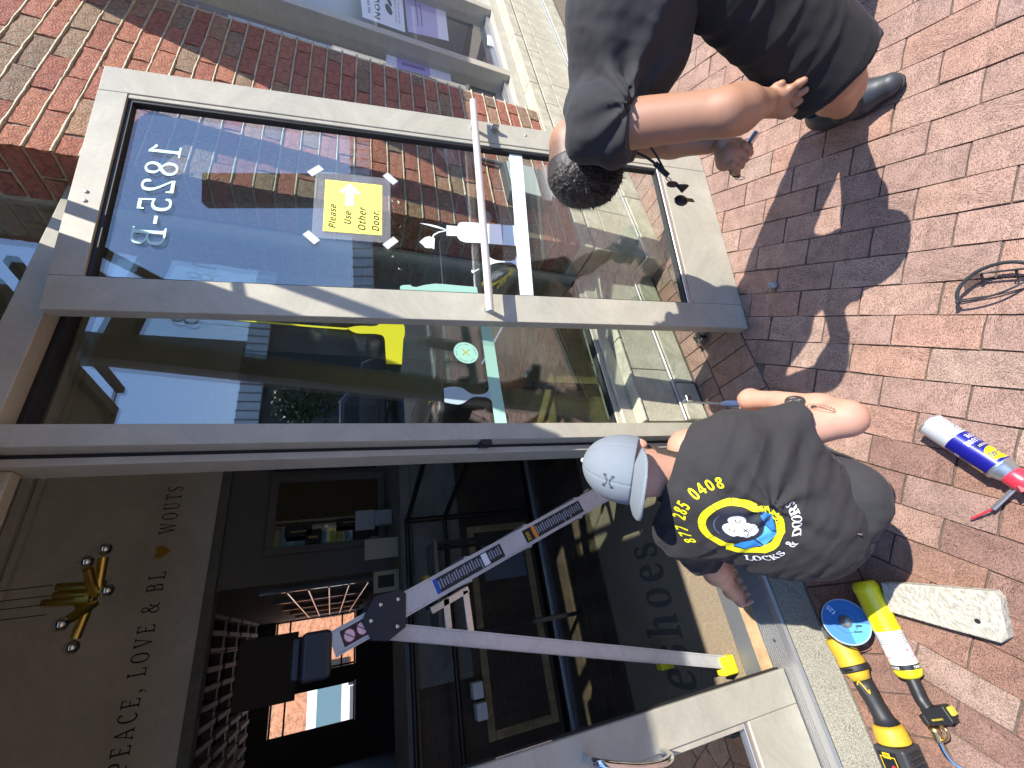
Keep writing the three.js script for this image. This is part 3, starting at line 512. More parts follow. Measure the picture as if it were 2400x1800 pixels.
{ // the note in its plastic sleeve
  const s = thing('paper_sign', 'yellow handwritten note in a clear sleeve taped to the leaning glass door', 'sign'); s.applyMatrix4(DM);
  const q = (w0, w1, h0, h1, z) => { const g = new THREE.PlaneGeometry(w1 - w0, h1 - h0); g.translate((w0 + w1) / 2, (h0 + h1) / 2, z); return g; };
  part(s, 'sleeve', q(0.302, 0.582, 1.412, 1.668, -0.0172), phys([0.93, 0.94, 0.97], 0.12, { transmission: 0.86, thickness: 0, ior: 1.5 }));
  part(s, 'sheet', q(0.331, 0.548, 1.441, 1.634, -0.0166), new THREE.MeshStandardMaterial({ roughness: 0.7, map: canvasTex(560, 500, (g) => {
    g.fillStyle = '#f4e96a'; g.fillRect(0, 0, 560, 500); g.strokeStyle = 'rgba(205,190,70,0.5)'; for (let i = 0; i < 6; i++) { g.beginPath(); g.moveTo(0, 60 + i * 80); g.bezierCurveTo(200, 50 + i * 84, 360, 80 + i * 76, 560, 62 + i * 80); g.stroke(); }
    g.fillStyle = '#3a3830'; g.fillStyle = '#1d1c18'; g.font = 'italic bold 84px sans-serif'; g.fillText('Please', 30, 104, 300); g.fillText('Use', 80, 232, 150); g.font = 'italic bold 92px sans-serif'; g.fillText('Other', 26, 358, 270); g.fillText('Door.', 30, 476, 300);
    g.lineWidth = 5; g.strokeStyle = '#3a3830'; g.fillStyle = '#fbfbf6'; g.beginPath(); g.moveTo(290, 176); g.lineTo(430, 176); g.lineTo(430, 108); g.lineTo(548, 214); g.lineTo(430, 320); g.lineTo(430, 252); g.lineTo(290, 252); g.closePath(); g.fill(); g.stroke();
  }) }));
  const tape = phys([0.9, 0.9, 0.88], 0.35, { transmission: 0.45, thickness: 0 });
  for (const [x, y, a] of [[0.302, 1.668, 0.8], [0.582, 1.668, -0.8], [0.582, 1.412, 0.8], [0.302, 1.412, -0.8]]) { const g = new THREE.PlaneGeometry(0.052, 0.026); g.rotateZ(a); g.translate(x, y, -0.0160); part(s, 'tape', g, tape); }
}
// ------------------------------------------------------------------ the shop's inside
const woodT = dataTex(512, 512, (x, y) => { const g = tfbm(x, y * 0.15, 9, 61, 4), f = tfbm(x * 0.2, y, 90, 64, 3); const v = 0.85 + 0.35 * f + 0.3 * g; return [v, v * 0.97, v * 0.93]; });
const taupe = mat([0.17, 0.15, 0.125], 0.7), wallW = mat([0.82, 0.78, 0.68], 0.85, { map: rep(grime, 0.7) }), dark = mat([0.035, 0.032, 0.03], 0.8), greyC = mat([0.22, 0.215, 0.20], 0.75, { map: rep(stoneT, 1.5) });
const gold = mat([0.75, 0.52, 0.12], 0.28, { metalness: 1 }), pipe = mat([0.03, 0.03, 0.032], 0.32, { metalness: 0.6 });
{
  const fl = structGroup('shop_floor');
  part(fl, 'subfloor', bx(-2.7, 2.56, -0.1, -0.012, -10.4, -1.456, 0), greyC);
  const wm = [[0.105, 0.078, 0.056], [0.12, 0.088, 0.062], [0.09, 0.068, 0.05]].map(c => mat(c, 0.45, { map: rep(woodT, 1.2) }));
  let r = 0; for (let z = -1.602; z > -4.1; z -= 0.152, r++) { let x = -2.6 + (r * 0.47) % 1.1; const zs = [z - 0.15, z - 0.001]; if (x > -2.59) part(fl, 'plank', bx(-2.65, x - 0.002, -0.0115, 0.0, zs[0], zs[1], 0.001), wm[r % 3]); while (x < 2.5) { const e = Math.min(2.55, x + 1.2); part(fl, 'plank', bx(x, e - 0.002, -0.0115, 0.0, zs[0], zs[1], 0.001), wm[Math.floor(rnd() * 3)]); x = e; } }
  part(fl, 'corridor_floor', bx(-1.9, 0.45, -0.0115, 0.0, -10.2, -4.2, 0), mat([0.13, 0.12, 0.11], 0.25));
  const ce = structGroup('shop_ceiling');
  part(ce, 'slab', bx(-2.8, 2.68, 3.6, 3.72, -4.12, -1.45, 0), wallW);
  part(ce, 'corridor_slab', bx(-2.0, 0.55, 2.84, 2.95, -10.3, -4.1, 0), taupe);
  const jm = mat([0.42, 0.40, 0.36], 0.6);
  for (let x = -1.8; x < 0.42; x += 0.17) for (let z = -4.2; z > -9.6; z -= 0.9) part(ce, 'joist', bx(x, x + 0.055, 2.70, 2.83, z - 0.78, z, 0.008), jm);
  for (let z = -4.14; z > -10; z -= 0.9) part(ce, 'cross_beam', bx(-1.9, 0.45, 2.74, 2.839, z - 0.06, z + 0.04, 0.006), jm);
  const wl = structGroup('shop_walls');
  part(wl, 'side_wall', bx(-2.8, -2.7, 0, 3.6, -4.1, -1.6, 0), wallW); part(wl, 'side_wall', bx(2.58, 2.64, 0, 3.6, -4.1, -1.6, 0), wallW);
  part(wl, 'corridor_wall', bx(-2.0, -1.9, 0, 2.84, -10.2, -4.1, 0), taupe); part(wl, 'corridor_wall', bx(0.45, 0.53, 0, 2.84, -10.2, -4.13, 0), taupe);
  part(wl, 'back_wall', bx(0.45, 2.58, 0, 2.405, -4.12, -4.02, 0), taupe); part(wl, 'back_wall', bx(-2.7, -1.9, 0, 2.405, -4.12, -4.02, 0), taupe);
  // far wall with two windows
  const fz = [-10.3, -10.2]; const FW = (x0, x1, y0, y1) => part(wl, 'far_wall', bx(x0, x1, y0, y1, fz[0], fz[1], 0), taupe);
  FW(-2, 0.55, 0, 1.08); FW(-2, 0.55, 2.5, 2.84); FW(-2, -1.35, 1.08, 2.5); FW(-0.72, -0.46, 1.08, 2.5); 
  const bar = mat([0.04, 0.035, 0.03], 0.5);
  const fw = thing('far_window', 'wide back window at the end of the corridor showing sunlit brick', 'window');
  for (const a of [-0.45, 0.12, 0.42]) part(fw, 'muntin', bx(a, a + 0.03, 1.085, 2.495, -10.26, -10.22, 0), bar); for (const y of [1.085, 1.32, 2.24, 2.46]) part(fw, 'muntin', bx(-0.459, 0.448, y, y + 0.03, -10.255, -10.225, 0), bar);
  const fw2 = thing('far_window', 'narrow back window at the corridor end showing a white van', 'window');
  for (const a of [-1.349, -0.75]) part(fw2, 'muntin', bx(a, a + 0.03, 1.085, 2.495, -10.26, -10.22, 0), bar); for (const y of [1.085, 2.24, 2.46]) part(fw2, 'muntin', bx(-1.349, -0.721, y, y + 0.03, -10.255, -10.225, 0), bar);
  // bulkhead with lettering
  const bk = thing('lettered_bulkhead', 'cream bulkhead wall lettered peace love and blowouts inside the shop', 'wall');
  part(bk, 'panel', bx(-2.7, 2.58, 2.41, 3.599, -4.1, -4.0, 0), wallW);
  part(bk, 'crown_moulding', bx(-2.7, 2.58, 3.49, 3.53, -3.999, -3.95, 0.01), wallW); part(bk, 'crown_moulding', bx(-2.7, 2.58, 3.535, 3.598, -3.999, -3.91, 0.015), wallW);
  part(bk, 'bottom_trim', bx(-2.7, 2.58, 2.34, 2.409, -4.11, -3.985, 0.006), greyC);
  const ink = mat([0.015, 0.013, 0.012], 0.6); const s = 'PEACE, LOVE & BL'; const a = textGeo(s, 0.098, font.serif, 0.03), b = textGeo('WOUTS', 0.098, font.serif, 0.03);
  const p0 = onZ(268, 1806, -3.998).x - 0.02, pW = onZ(395, 1245, -3.998).x, pS = onZ(425, 1142, -3.998).x, pL = onZ(385, 1338, -3.998).x;
  a.scale((pL - p0) / a.userData.width, 1, 1); a.translate(p0, 2.664, -3.998); b.scale((pS - pW + 0.03) / b.userData.width, 1, 1); b.translate(pW - 0.02, 2.664, -3.998);
  part(bk, 'lettering', a, ink); part(bk, 'lettering', b, ink);
  const hs = new THREE.Shape(); hs.moveTo(0, 0); hs.bezierCurveTo(-0.05, 0.04, -0.055, 0.085, -0.028, 0.092); hs.bezierCurveTo(-0.01, 0.095, 0, 0.08, 0, 0.072); hs.bezierCurveTo(0, 0.08, 0.01, 0.095, 0.028, 0.092); hs.bezierCurveTo(0.055, 0.085, 0.05, 0.04, 0, 0);
  const hg = new THREE.ShapeGeometry(hs, 12); hg.translate((pL + pW) / 2 - 0.005, 2.664, -3.998); part(bk, 'heart', hg, mat([0.5, 0.28, 0.03], 0.5));
}
{ // framed mirror on the back wall, rack on the corridor wall
  const mr = thing('wall_mirror', 'wide framed mirror on the taupe wall behind the desk', 'mirror');
  const q = [onZ(640, 1285, -4.0), onZ(885, 1120, -4.0)]; const x0 = q[0].x, x1 = q[1].x, y1 = q[0].y, y0 = q[1].y;
  part(mr, 'glass', bx(x0, x1, y0, y1, -4.018, -4.005, 0), mat([0.55, 0.57, 0.56], 0.03, { metalness: 1 }));
  for (const f of [[x0 - 0.06, x0, y0 - 0.06, y1 + 0.06], [x1, x1 + 0.06, y0 - 0.06, y1 + 0.06], [x0 + 0.001, x1 - 0.001, y1 + 0.001, y1 + 0.06], [x0 + 0.001, x1 - 0.001, y0 - 0.06, y0 - 0.001]]) part(mr, 'frame', bx(f[0], f[1], f[2], f[3], -4.019, -3.98, 0.006), taupe);
  const pn = thing('wall_panel', 'dark recessed wall panel beside the framed mirror', 'panel'); part(pn, 'board', bx(x1 + 0.1, x1 + 0.75, 1.2, 2.05, -4.018, -4.0, 0.003), mat([0.03, 0.035, 0.025], 0.6)); part(pn, 'trim', bx(x1 + 0.1, x1 + 0.75, 2.055, 2.10, -4.018, -3.985, 0.004), taupe);
  const sg = ['black framed sign standing before the mirror, topmost', 'black framed sign with a gold strip before the mirror', 'black product box before the mirror by the monitor'];
  [[700, 1235, 0.07, 0.2], [828, 1215, 0.055, 0.26], [735, 1245, 0.09, 0.12]].forEach(([px, py, w, h], i) => { const c = onZ(px, py, -3.9); const t = thing('display_sign', sg[i], 'sign'); part(t, 'board', bx(c.x - w, c.x + w * 0.2, c.y - h / 2, c.y + h / 2, -3.93, -3.9, 0.002), M.black); part(t, 'strip', bx(c.x - w * 0.6, c.x - w * 0.4, c.y - h * 0.3, c.y + h * 0.3, -3.8995, -3.898, 0), mat([0.35, 0.24, 0.05], 0.5)); });
  const mo = thing('computer_monitor', 'thin silver monitor seen from behind on the desk', 'monitor'); const c = onZ(872, 1215, -3.75); part(mo, 'shell', bx(c.x - 0.09, c.x + 0.07, c.y - 0.02, c.y + 0.13, -3.76, -3.735, 0.01), mat([0.42, 0.43, 0.42], 0.4)); part(mo, 'foot', bx(c.x - 0.06, c.x + 0.06, 1.105, c.y - 0.0205, -3.80, -3.73, 0.004), mat([0.42, 0.43, 0.42], 0.4));
  const cd = thing('price_card', 'cream price card standing on the desk edge', 'card'); const k = onZ(890, 1285, -3.4); part(cd, 'sheet', bx(k.x - 0.07, k.x + 0.07, 1.106, 1.34, -3.41, -3.404, 0.001), mat([0.42, 0.38, 0.28], 0.7));
  const cd2 = thing('picture_frame', 'small cream picture frame on the desk by the ladder', 'picture frame'); const k2 = onZ(880, 1365, -3.4); part(cd2, 'frame', bx(k2.x - 0.07, k2.x + 0.07, 1.106, 1.28, -3.42, -3.40, 0.003), mat([0.40, 0.35, 0.22], 0.7)); part(cd2, 'picture', bx(k2.x - 0.04, k2.x + 0.04, 1.14, 1.25, -3.3995, -3.398, 0), M.black);
  const rk = thing('chrome_rack', 'chrome bar rack on the corridor side wall', 'rack');
  for (let i = 0; i < 5; i++) part(rk, 'bar', tube([V(0.40, 1.25 + i * 0.16, -4.3), V(0.40, 1.25 + i * 0.16, -9.0)], 0.008, 6), M.chrome); for (let z = -4.4; z > -9; z -= 1.1) part(rk, 'upright', bx(0.41, 0.449, 1.1, 2.1, z, z + 0.03, 0), M.chrome);
  const hp = thing('hanging_panel', 'brown hanging panel in the corridor above the ladder', 'panel'); const a = onZ(560, 1503, -4.6), b = onZ(690, 1642, -4.6); part(hp, 'board', bx(b.x, a.x, b.y, a.y, -4.62, -4.6, 0.004), mat([0.10, 0.075, 0.055], 0.7)); for (const x of [b.x + 0.05, a.x - 0.05]) part(hp, 'hanger', tube([V(x, a.y, -4.61), V(x, 2.7, -4.61)], 0.003, 6), M.black);
}
{ // chandelier
  const z = -2.8, ch = thing('chandelier', 'gold tube chandelier with mirrored bulbs hanging inside the shop', 'chandelier');
  const hub = onZ(218, 1400, z), top = onZ(105, 1395, z); part(ch, 'hub', tube([hub, hub.clone().add(V(0, 0.05, 0))], 0.045, 14), gold);
  const bm = mat([0.8, 0.78, 0.72], 0.08, { metalness: 1 });
  for (const [px, py, dz] of [[245, 1287, 0.05], [202, 1317, 0.12], [250, 1384, 0.02], [142, 1464, 0.1], [167, 1518, -0.02]]) { const e = onZ(px, py, z + dz), s = hub.clone().add(V(rr(-0.03, 0.03), rr(-0.02, 0.05), rr(-0.03, 0.03))); const m = s.clone().lerp(e, 0.82); const arm = part(ch, 'arm', capTube([s, m], 0.021, 14), gold); const bl = new THREE.SphereGeometry(0.03, 18, 12); bl.translate(e.x, e.y, e.z); part(arm, 'bulb', bl, bm); }
  for (let i = 0; i < 7; i++) { const a = i / 7 * 6.28, r = 0.035; const p = V(hub.x + Math.cos(a) * r + 0.02, hub.y, z + Math.sin(a) * r); part(ch, 'tube', capTube([p.clone().add(V(0, rr(-0.04, 0.02), 0)), p.clone().add(V(0.01, rr(0.10, 0.19), 0))], 0.016, 12), gold); }
  for (let i = 0; i < 4; i++) { const p = V(hub.x - 0.05 + i * 0.04, hub.y + 0.15, z + (i % 2) * 0.03); part(ch, 'wire', tube([p, V(p.x * 0.9 + 0.04, 3.6, p.z)], 0.0022, 6), M.black); }
}
{ // reception desk
  const d = thing('reception_desk', 'dark reception desk with a pale wood border on its front', 'desk'); const bw = mat([0.075, 0.05, 0.035], 0.5, { map: rep(woodT, 1) }), lw = mat([0.48, 0.35, 0.18], 0.6, { map: rep(woodT, 2) });
  part(d, 'body', bx(-1.7, 1.35, 0.06, 1.02, -3.9, -3.31, 0.004), bw); part(d, 'top', bx(-1.74, 1.39, 1.0205, 1.10, -3.94, -3.27, 0.006), greyC);
  part(d, 'grey_band', bx(-0.36, 1.35, 0.66, 1.019, -3.3095, -3.285, 0.003), greyC);
  for (const f of [[-0.72, 0.60, 0.55, 0.60], [-0.72, 0.60, 0.10, 0.15], [-0.72, -0.67, 0.151, 0.549], [0.55, 0.60, 0.151, 0.549]]) part(d, 'wood_border', bx(f[0], f[1], f[2], f[3], -3.3095, -3.29, 0.003), lw);
  part(d, 'blue_panel', bx(0.20, 0.48, 0.16, 0.50, -3.3095, -3.296, 0.003), mat([0.12, 0.14, 0.16], 0.4));
  part(d, 'toe_strip', bx(-1.7, 1.35, 0.0, 0.03, -3.30, -3.265, 0.004), M.brushed);
  const rk = thing('pipe_rack', 'black iron pipe rail frame in front of the reception desk', 'rack'); const P = (a, b, r = 0.017) => part(rk, 'pipe', capTube([V(...a), V(...b)], r, 12), pipe);
  P([-1.2, 1.07, -3.17], [0.66, 1.07, -3.17]); P([-1.2, 0.80, -3.17], [0.66, 0.80, -3.17]); P([0.66, 1.09, -3.17], [0.66, 0.1, -3.17], 0.02); P([0.66, 1.07, -3.15], [1.0, 1.07, -1.75]); P([0.66, 0.80, -3.15], [1.0, 0.80, -1.75]); P([1.0, 1.09, -1.75], [1.0, 0, -1.75], 0.02); P([-1.2, 1.09, -3.17], [-1.2, 0, -3.17], 0.02);
  const cr = thing('wooden_crate', 'pale plywood crate on the floor behind the sidelight window', 'crate'); const ply = mat([0.42, 0.33, 0.14], 0.6, { map: rep(woodT, 2) });
  part(cr, 'front', bx(0.80, 1.32, 0.0, 0.46, -1.80, -1.78, 0.002), ply); part(cr, 'side', bx(0.80, 0.82, 0, 0.46, -2.3, -1.801, 0.002), ply); part(cr, 'side', bx(1.30, 1.32, 0, 0.46, -2.3, -1.801, 0.002), ply); part(cr, 'lid', bx(0.79, 1.33, 0.4605, 0.48, -2.3, -1.77, 0.002), ply);
  for (const [px, py, l] of [[1120, 1618, 'small white box on the desk front beside another'], [1130, 1668, 'larger white box on the desk front below the rail']]) { const p = onZ(px, py, -3.2); const t = thing('white_box', l, 'box'); part(t, 'shell', bx(p.x - 0.045, p.x + 0.045, p.y - 0.035, p.y + 0.035, -3.265, -3.19, 0.005), M.white); }
  // cordless drill on the rail table
  const tb = thing('side_table', 'grey narrow table under the cordless drill', 'table'); part(tb, 'top', bx(-0.12, 0.46, 0.93, 0.955, -3.12, -2.86, 0.004), greyC); for (const [x, z] of [[-0.1, -3.1], [0.44, -3.1], [-0.1, -2.88], [0.44, -2.88]]) part(tb, 'leg', bx(x - 0.012, x + 0.012, 0, 0.929, z - 0.012, z + 0.012, 0), M.black);
  const dr = thing('cordless_drill', 'yellow and black cordless drill lying on the narrow table', 'drill'); const dy = mat([0.62, 0.44, 0.02], 0.5);
  part(dr, 'motor', merge([capTube([V(0.12, 0.99, -2.95), V(0.26, 0.99, -2.95)], 0.032, 14)]), dy); part(dr, 'chuck', capTube([V(0.07, 0.99, -2.95), V(0.119, 0.99, -2.95)], 0.02, 12), M.black); part(dr, 'grip', capTube([V(0.22, 0.985, -2.93), V(0.24, 0.975, -2.86)], 0.019, 10), M.rubber);
}
{ // mat with lettering
  const m = thing('door_mat', 'wide tan woven entrance mat with dark lettering inside the doorway', 'mat');
  const mt = dataTex(256, 256, (x, y) => { const a = Math.sin(x * 2 * Math.PI * 26) * Math.sin(y * 2 * Math.PI * 26); const v = 0.84 + 0.16 * a + 0.4 * tfbm(x, y, 60, 77, 2); return [v, v * 0.98, v * 0.95]; });
  part(m, 'pile', bx(-1.15, 1.02, 0.0005, 0.011, -2.47, -1.603, 0.003), mat([0.34, 0.275, 0.19], 0.95, { map: rep(mt, 5), bumpMap: rep(mt, 5), bumpScale: 0.002 }));
  const s0 = onY(1632, 1625, 0.012), s1 = onY(1522, 1268, 0.012); const g = textGeo('eshoes', 0.2, font.serifb, 0.03); const L = g.userData.width; g.scale((s1.x - s0.x) / L, 1.3, 1); g.rotateX(-Math.PI / 2); g.translate(s0.x, 0.0118, (s0.z + s1.z) / 2 + 0.03); part(m, 'lettering', g, mat([0.10, 0.085, 0.065], 0.95));
}
// ------------------------------------------------------------------ ladder
{
  const ld = thing('step_ladder', 'aluminium folding step ladder standing open on the mat in the doorway', 'ladder');
  const al = mat([0.66, 0.66, 0.66], 0.36, { metalness: 0.35, map: rep(grime, 2) }), bp = mat([0.018, 0.02, 0.026], 0.4);
  function rail(a, b, w, t, z, name, m = al) { // wide face to the street
    const d = b.clone().sub(a), l = d.length(), g = merge([bx(-w / 2, w / 2, 0, l, -t / 2, -t / 2 + 0.004, 0), bx(-w / 2, -w / 2 + 0.005, 0, l, -t / 2 + 0.0045, t / 2 + 0.003, 0), bx(w / 2 - 0.005, w / 2, 0, l, -t / 2 + 0.0045, t / 2 + 0.003, 0), bx(-w / 2 + 0.0055, w / 2 - 0.0055, 0, l, t / 2 - 0.004, t / 2, 0)]);
    g.rotateZ(Math.atan2(-d.x, d.y)); g.translate(a.x, a.y, z); return part(ld, name, g, m);
  }
  const ZN = -1.62, ZF = -2.02, fl2 = (v) => V(v.x, v.y, 0); const F1 = V(-0.335, 0.04, 0), HG = fl2(onZ(912, 1478, ZN)), TP = fl2(onZ(778, 1512, ZN)), mid = fl2(onZ(1180, 1287, ZN)); const F2 = TP.clone().add(mid.clone().sub(TP).multiplyScalar((TP.y - 0.03) / (TP.y - mid.y)));
  const PK = fl2(onZ(905, 1440, ZN));
  for (const z of [ZN, ZF]) { rail(F2, TP, 0.074, 0.03, z, 'step_rail'); rail(F1, HG, 0.046, 0.028, z - 0.032, 'rear_rail'); part(ld, 'foot', bx(-0.375, -0.31, 0.011, 0.085, z - 0.055, z - 0.008, 0.006), mat([0.75, 0.62, 0.02], 0.5)); part(ld, 'foot', bx(F2.x - 0.045, F2.x + 0.045, 0.011, 0.06, z - 0.025, z + 0.025, 0.006), M.rubber);
    const pl = new THREE.Shape([[-0.065, 0.045], [-0.01, 0.075], [0.055, 0.04], [0.065, -0.045], [0.05, -0.06], [-0.045, -0.055], [-0.075, 0.0]].map(p => new THREE.Vector2(PK.x + p[0], PK.y + p[1]))); const pg = new THREE.ExtrudeGeometry(pl, { depth: 0.006, bevelSize: 0.002, bevelThickness: 0.002, bevelSegments: 1 }); pg.translate(0, 0, z + 0.019); part(ld, 'hinge_plate', pg, bp);
    for (const [x, y] of [[0.038, -0.035], [-0.012, 0.05], [0.03, 0.02], [-0.04, -0.03]].map(q => [PK.x + q[0], PK.y + q[1]])) { const s = new THREE.SphereGeometry(0.009, 12, 6, 0, 6.3, 0, 1.57); s.rotateX(Math.PI / 2); s.translate(x, y, z + 0.0265); part(ld, 'rivet', s, M.steel); } }
  for (let i = 1; i < 5; i++) { const p = F2.clone().lerp(TP, 0.02 + i * 0.17); part(ld, 'step', bx(p.x - 0.045, p.x + 0.045, p.y - 0.012, p.y + 0.012, ZF + 0.016, ZN - 0.016, 0.003), al); }
  part(ld, 'platform', bx(TP.x - 0.085, TP.x + 0.045, TP.y, TP.y + 0.085, ZF - 0.03, ZN + 0.03, 0.015), bp); part(ld, 'tool_tray', bx(TP.x - 0.075, TP.x + 0.035, TP.y + 0.0855, TP.y + 0.11, ZF - 0.01, ZN + 0.01, 0.008), bp);
  for (const [a, b] of [[[1010, 1432], [1098, 1380]], [[1090, 1383], [1105, 1490]], [[1045, 1402], [1052, 1475]]]) { const p = onZ(a[0], a[1], -1.74), q = onZ(b[0], b[1], -1.74), d = q.clone().sub(p), g = bx(-0.013, 0.013, 0, d.length(), -0.006, 0.006, 0.003); g.rotateZ(Math.atan2(-d.x, d.y)); g.translate(p.x, p.y, p.z); part(ld, 'spreader', g, M.steel); }
  // printed labels on the rail
  const dv = TP.clone().sub(F2), L = dv.length(), ang = Math.atan2(-dv.x, dv.y);
  const label = (s, w, h, draw, cw, chh) => { const g = new THREE.PlaneGeometry(w, h); g.rotateZ(Math.PI / 2 + Math.PI); g.rotateZ(ang); const p = F2.clone().addScaledVector(dv, s / L); g.translate(p.x, p.y, ZN + 0.0158); part(ld, 'label', g, new THREE.MeshStandardMaterial({ roughness: 0.5, map: canvasTex(cw, chh, draw) })); };
  const fine = (g, w, h) => { g.fillStyle = '#1d2026'; g.fillRect(0, 0, w, h); g.fillStyle = '#8b8f96'; for (let i = 0; i < 26; i++) g.fillRect(8 + i * (w - 16) / 26, 8 + (i * 37) % 14, (w - 16) / 26 * 0.55, h - 24 - (i * 53) % 20); };
  label(L * 0.70, 0.28, 0.05, (g, w, h) => { fine(g, w, h); g.fillStyle = '#1f4fae'; g.fillRect(0, 0, 26, h); g.fillStyle = '#e8e8e8'; g.fillRect(w - 150, 6, 40, h - 12); }, 480, 80);
  label(L * 0.455, 0.30, 0.05, (g, w, h) => { fine(g, w, h); g.fillStyle = '#1a1a1a'; g.fillRect(0, 0, 64, h); g.fillStyle = '#d9a91c'; g.font = 'bold 34px sans-serif'; g.save(); g.translate(40, 76); g.rotate(-Math.PI / 2); g.fillText('300', 2, 0); g.restore(); g.fillStyle = '#e0862a'; g.fillRect(66, 0, 26, h); }, 480, 80);
  label(L * 0.10, 0.18, 0.036, (g, w, h) => { g.fillStyle = '#15151a'; g.fillRect(0, 0, w, h); g.fillStyle = '#e6e6e6'; g.font = 'bold 46px sans-serif'; g.save(); g.translate(w, h); g.rotate(Math.PI); g.fillText('GORILLA', 14, 48); g.restore(); }, 256, 64);
  label(L * 0.955, 0.085, 0.048, (g, w, h) => { g.fillStyle = '#26181c'; g.fillRect(0, 0, w, h); for (const x of [34, 94]) { g.fillStyle = '#e9c9cc'; g.beginPath(); g.arc(x, 32, 25, 0, 7); g.fill(); g.strokeStyle = '#8f2f3c'; g.lineWidth = 4; g.stroke(); g.beginPath(); g.moveTo(x - 16, 16); g.lineTo(x + 16, 48); g.stroke(); } }, 128, 64);
}
// ------------------------------------------------------------------ behind the shop: sunlit brick and a van
{
  struct('back_lane', bx(-14, 14, -0.2, -0.02, -30, -10.4, 0), mat([0.30, 0.22, 0.17], 0.9));
  const b = thing('back_lane_wall', 'sunlit orange brick building across the lane behind the shop', 'building'); part(b, 'wall', bx(-14, 14, 0, 7, -26, -22, 0), mat([0.50, 0.24, 0.13], 0.9, { map: rep(brickT, 0.5) })); for (const x of [-4, -1.6, 0.9, 3.2]) part(b, 'window', bx(x, x + 0.9, 0.8, 2.0, -22, -21.95, 0), M.black);
  const v = thing('white_van', 'white delivery van parked in the lane behind the shop', 'van', [-2.0, 0, -16.5]);
  const sh = new THREE.Shape([[-1, 0.35], [-1, 1.95], [-0.92, 2.05], [0.92, 2.05], [1, 1.95], [1, 0.35]].map(p => new THREE.Vector2(...p))); const vg = new THREE.ExtrudeGeometry(sh, { depth: 4.4, bevelSize: 0.05, bevelThickness: 0.05, bevelSegments: 2 }); vg.translate(0, 0, -4.4); part(v, 'body', vg, M.white); part(v, 'windscreen', bx(-0.85, 0.85, 1.2, 1.85, 0.055, 0.07, 0.004), mat([0.12, 0.20, 0.22], 0.1)); part(v, 'grille', bx(-0.7, 0.7, 0.5, 0.95, 0.055, 0.08, 0.01), mat([0.1, 0.1, 0.1], 0.4)); for (const x of [-0.85, 0.85]) { part(v, 'headlight', bx(x - 0.12, x + 0.12, 0.8, 1.0, 0.055, 0.075, 0.01), M.chrome); for (const z of [-0.7, -3.6]) { const w = new THREE.CylinderGeometry(0.34, 0.34, 0.22, 22); w.rotateZ(Math.PI / 2); w.translate(x, 0.33, z); part(v, 'wheel', w, M.rubber); } }
}
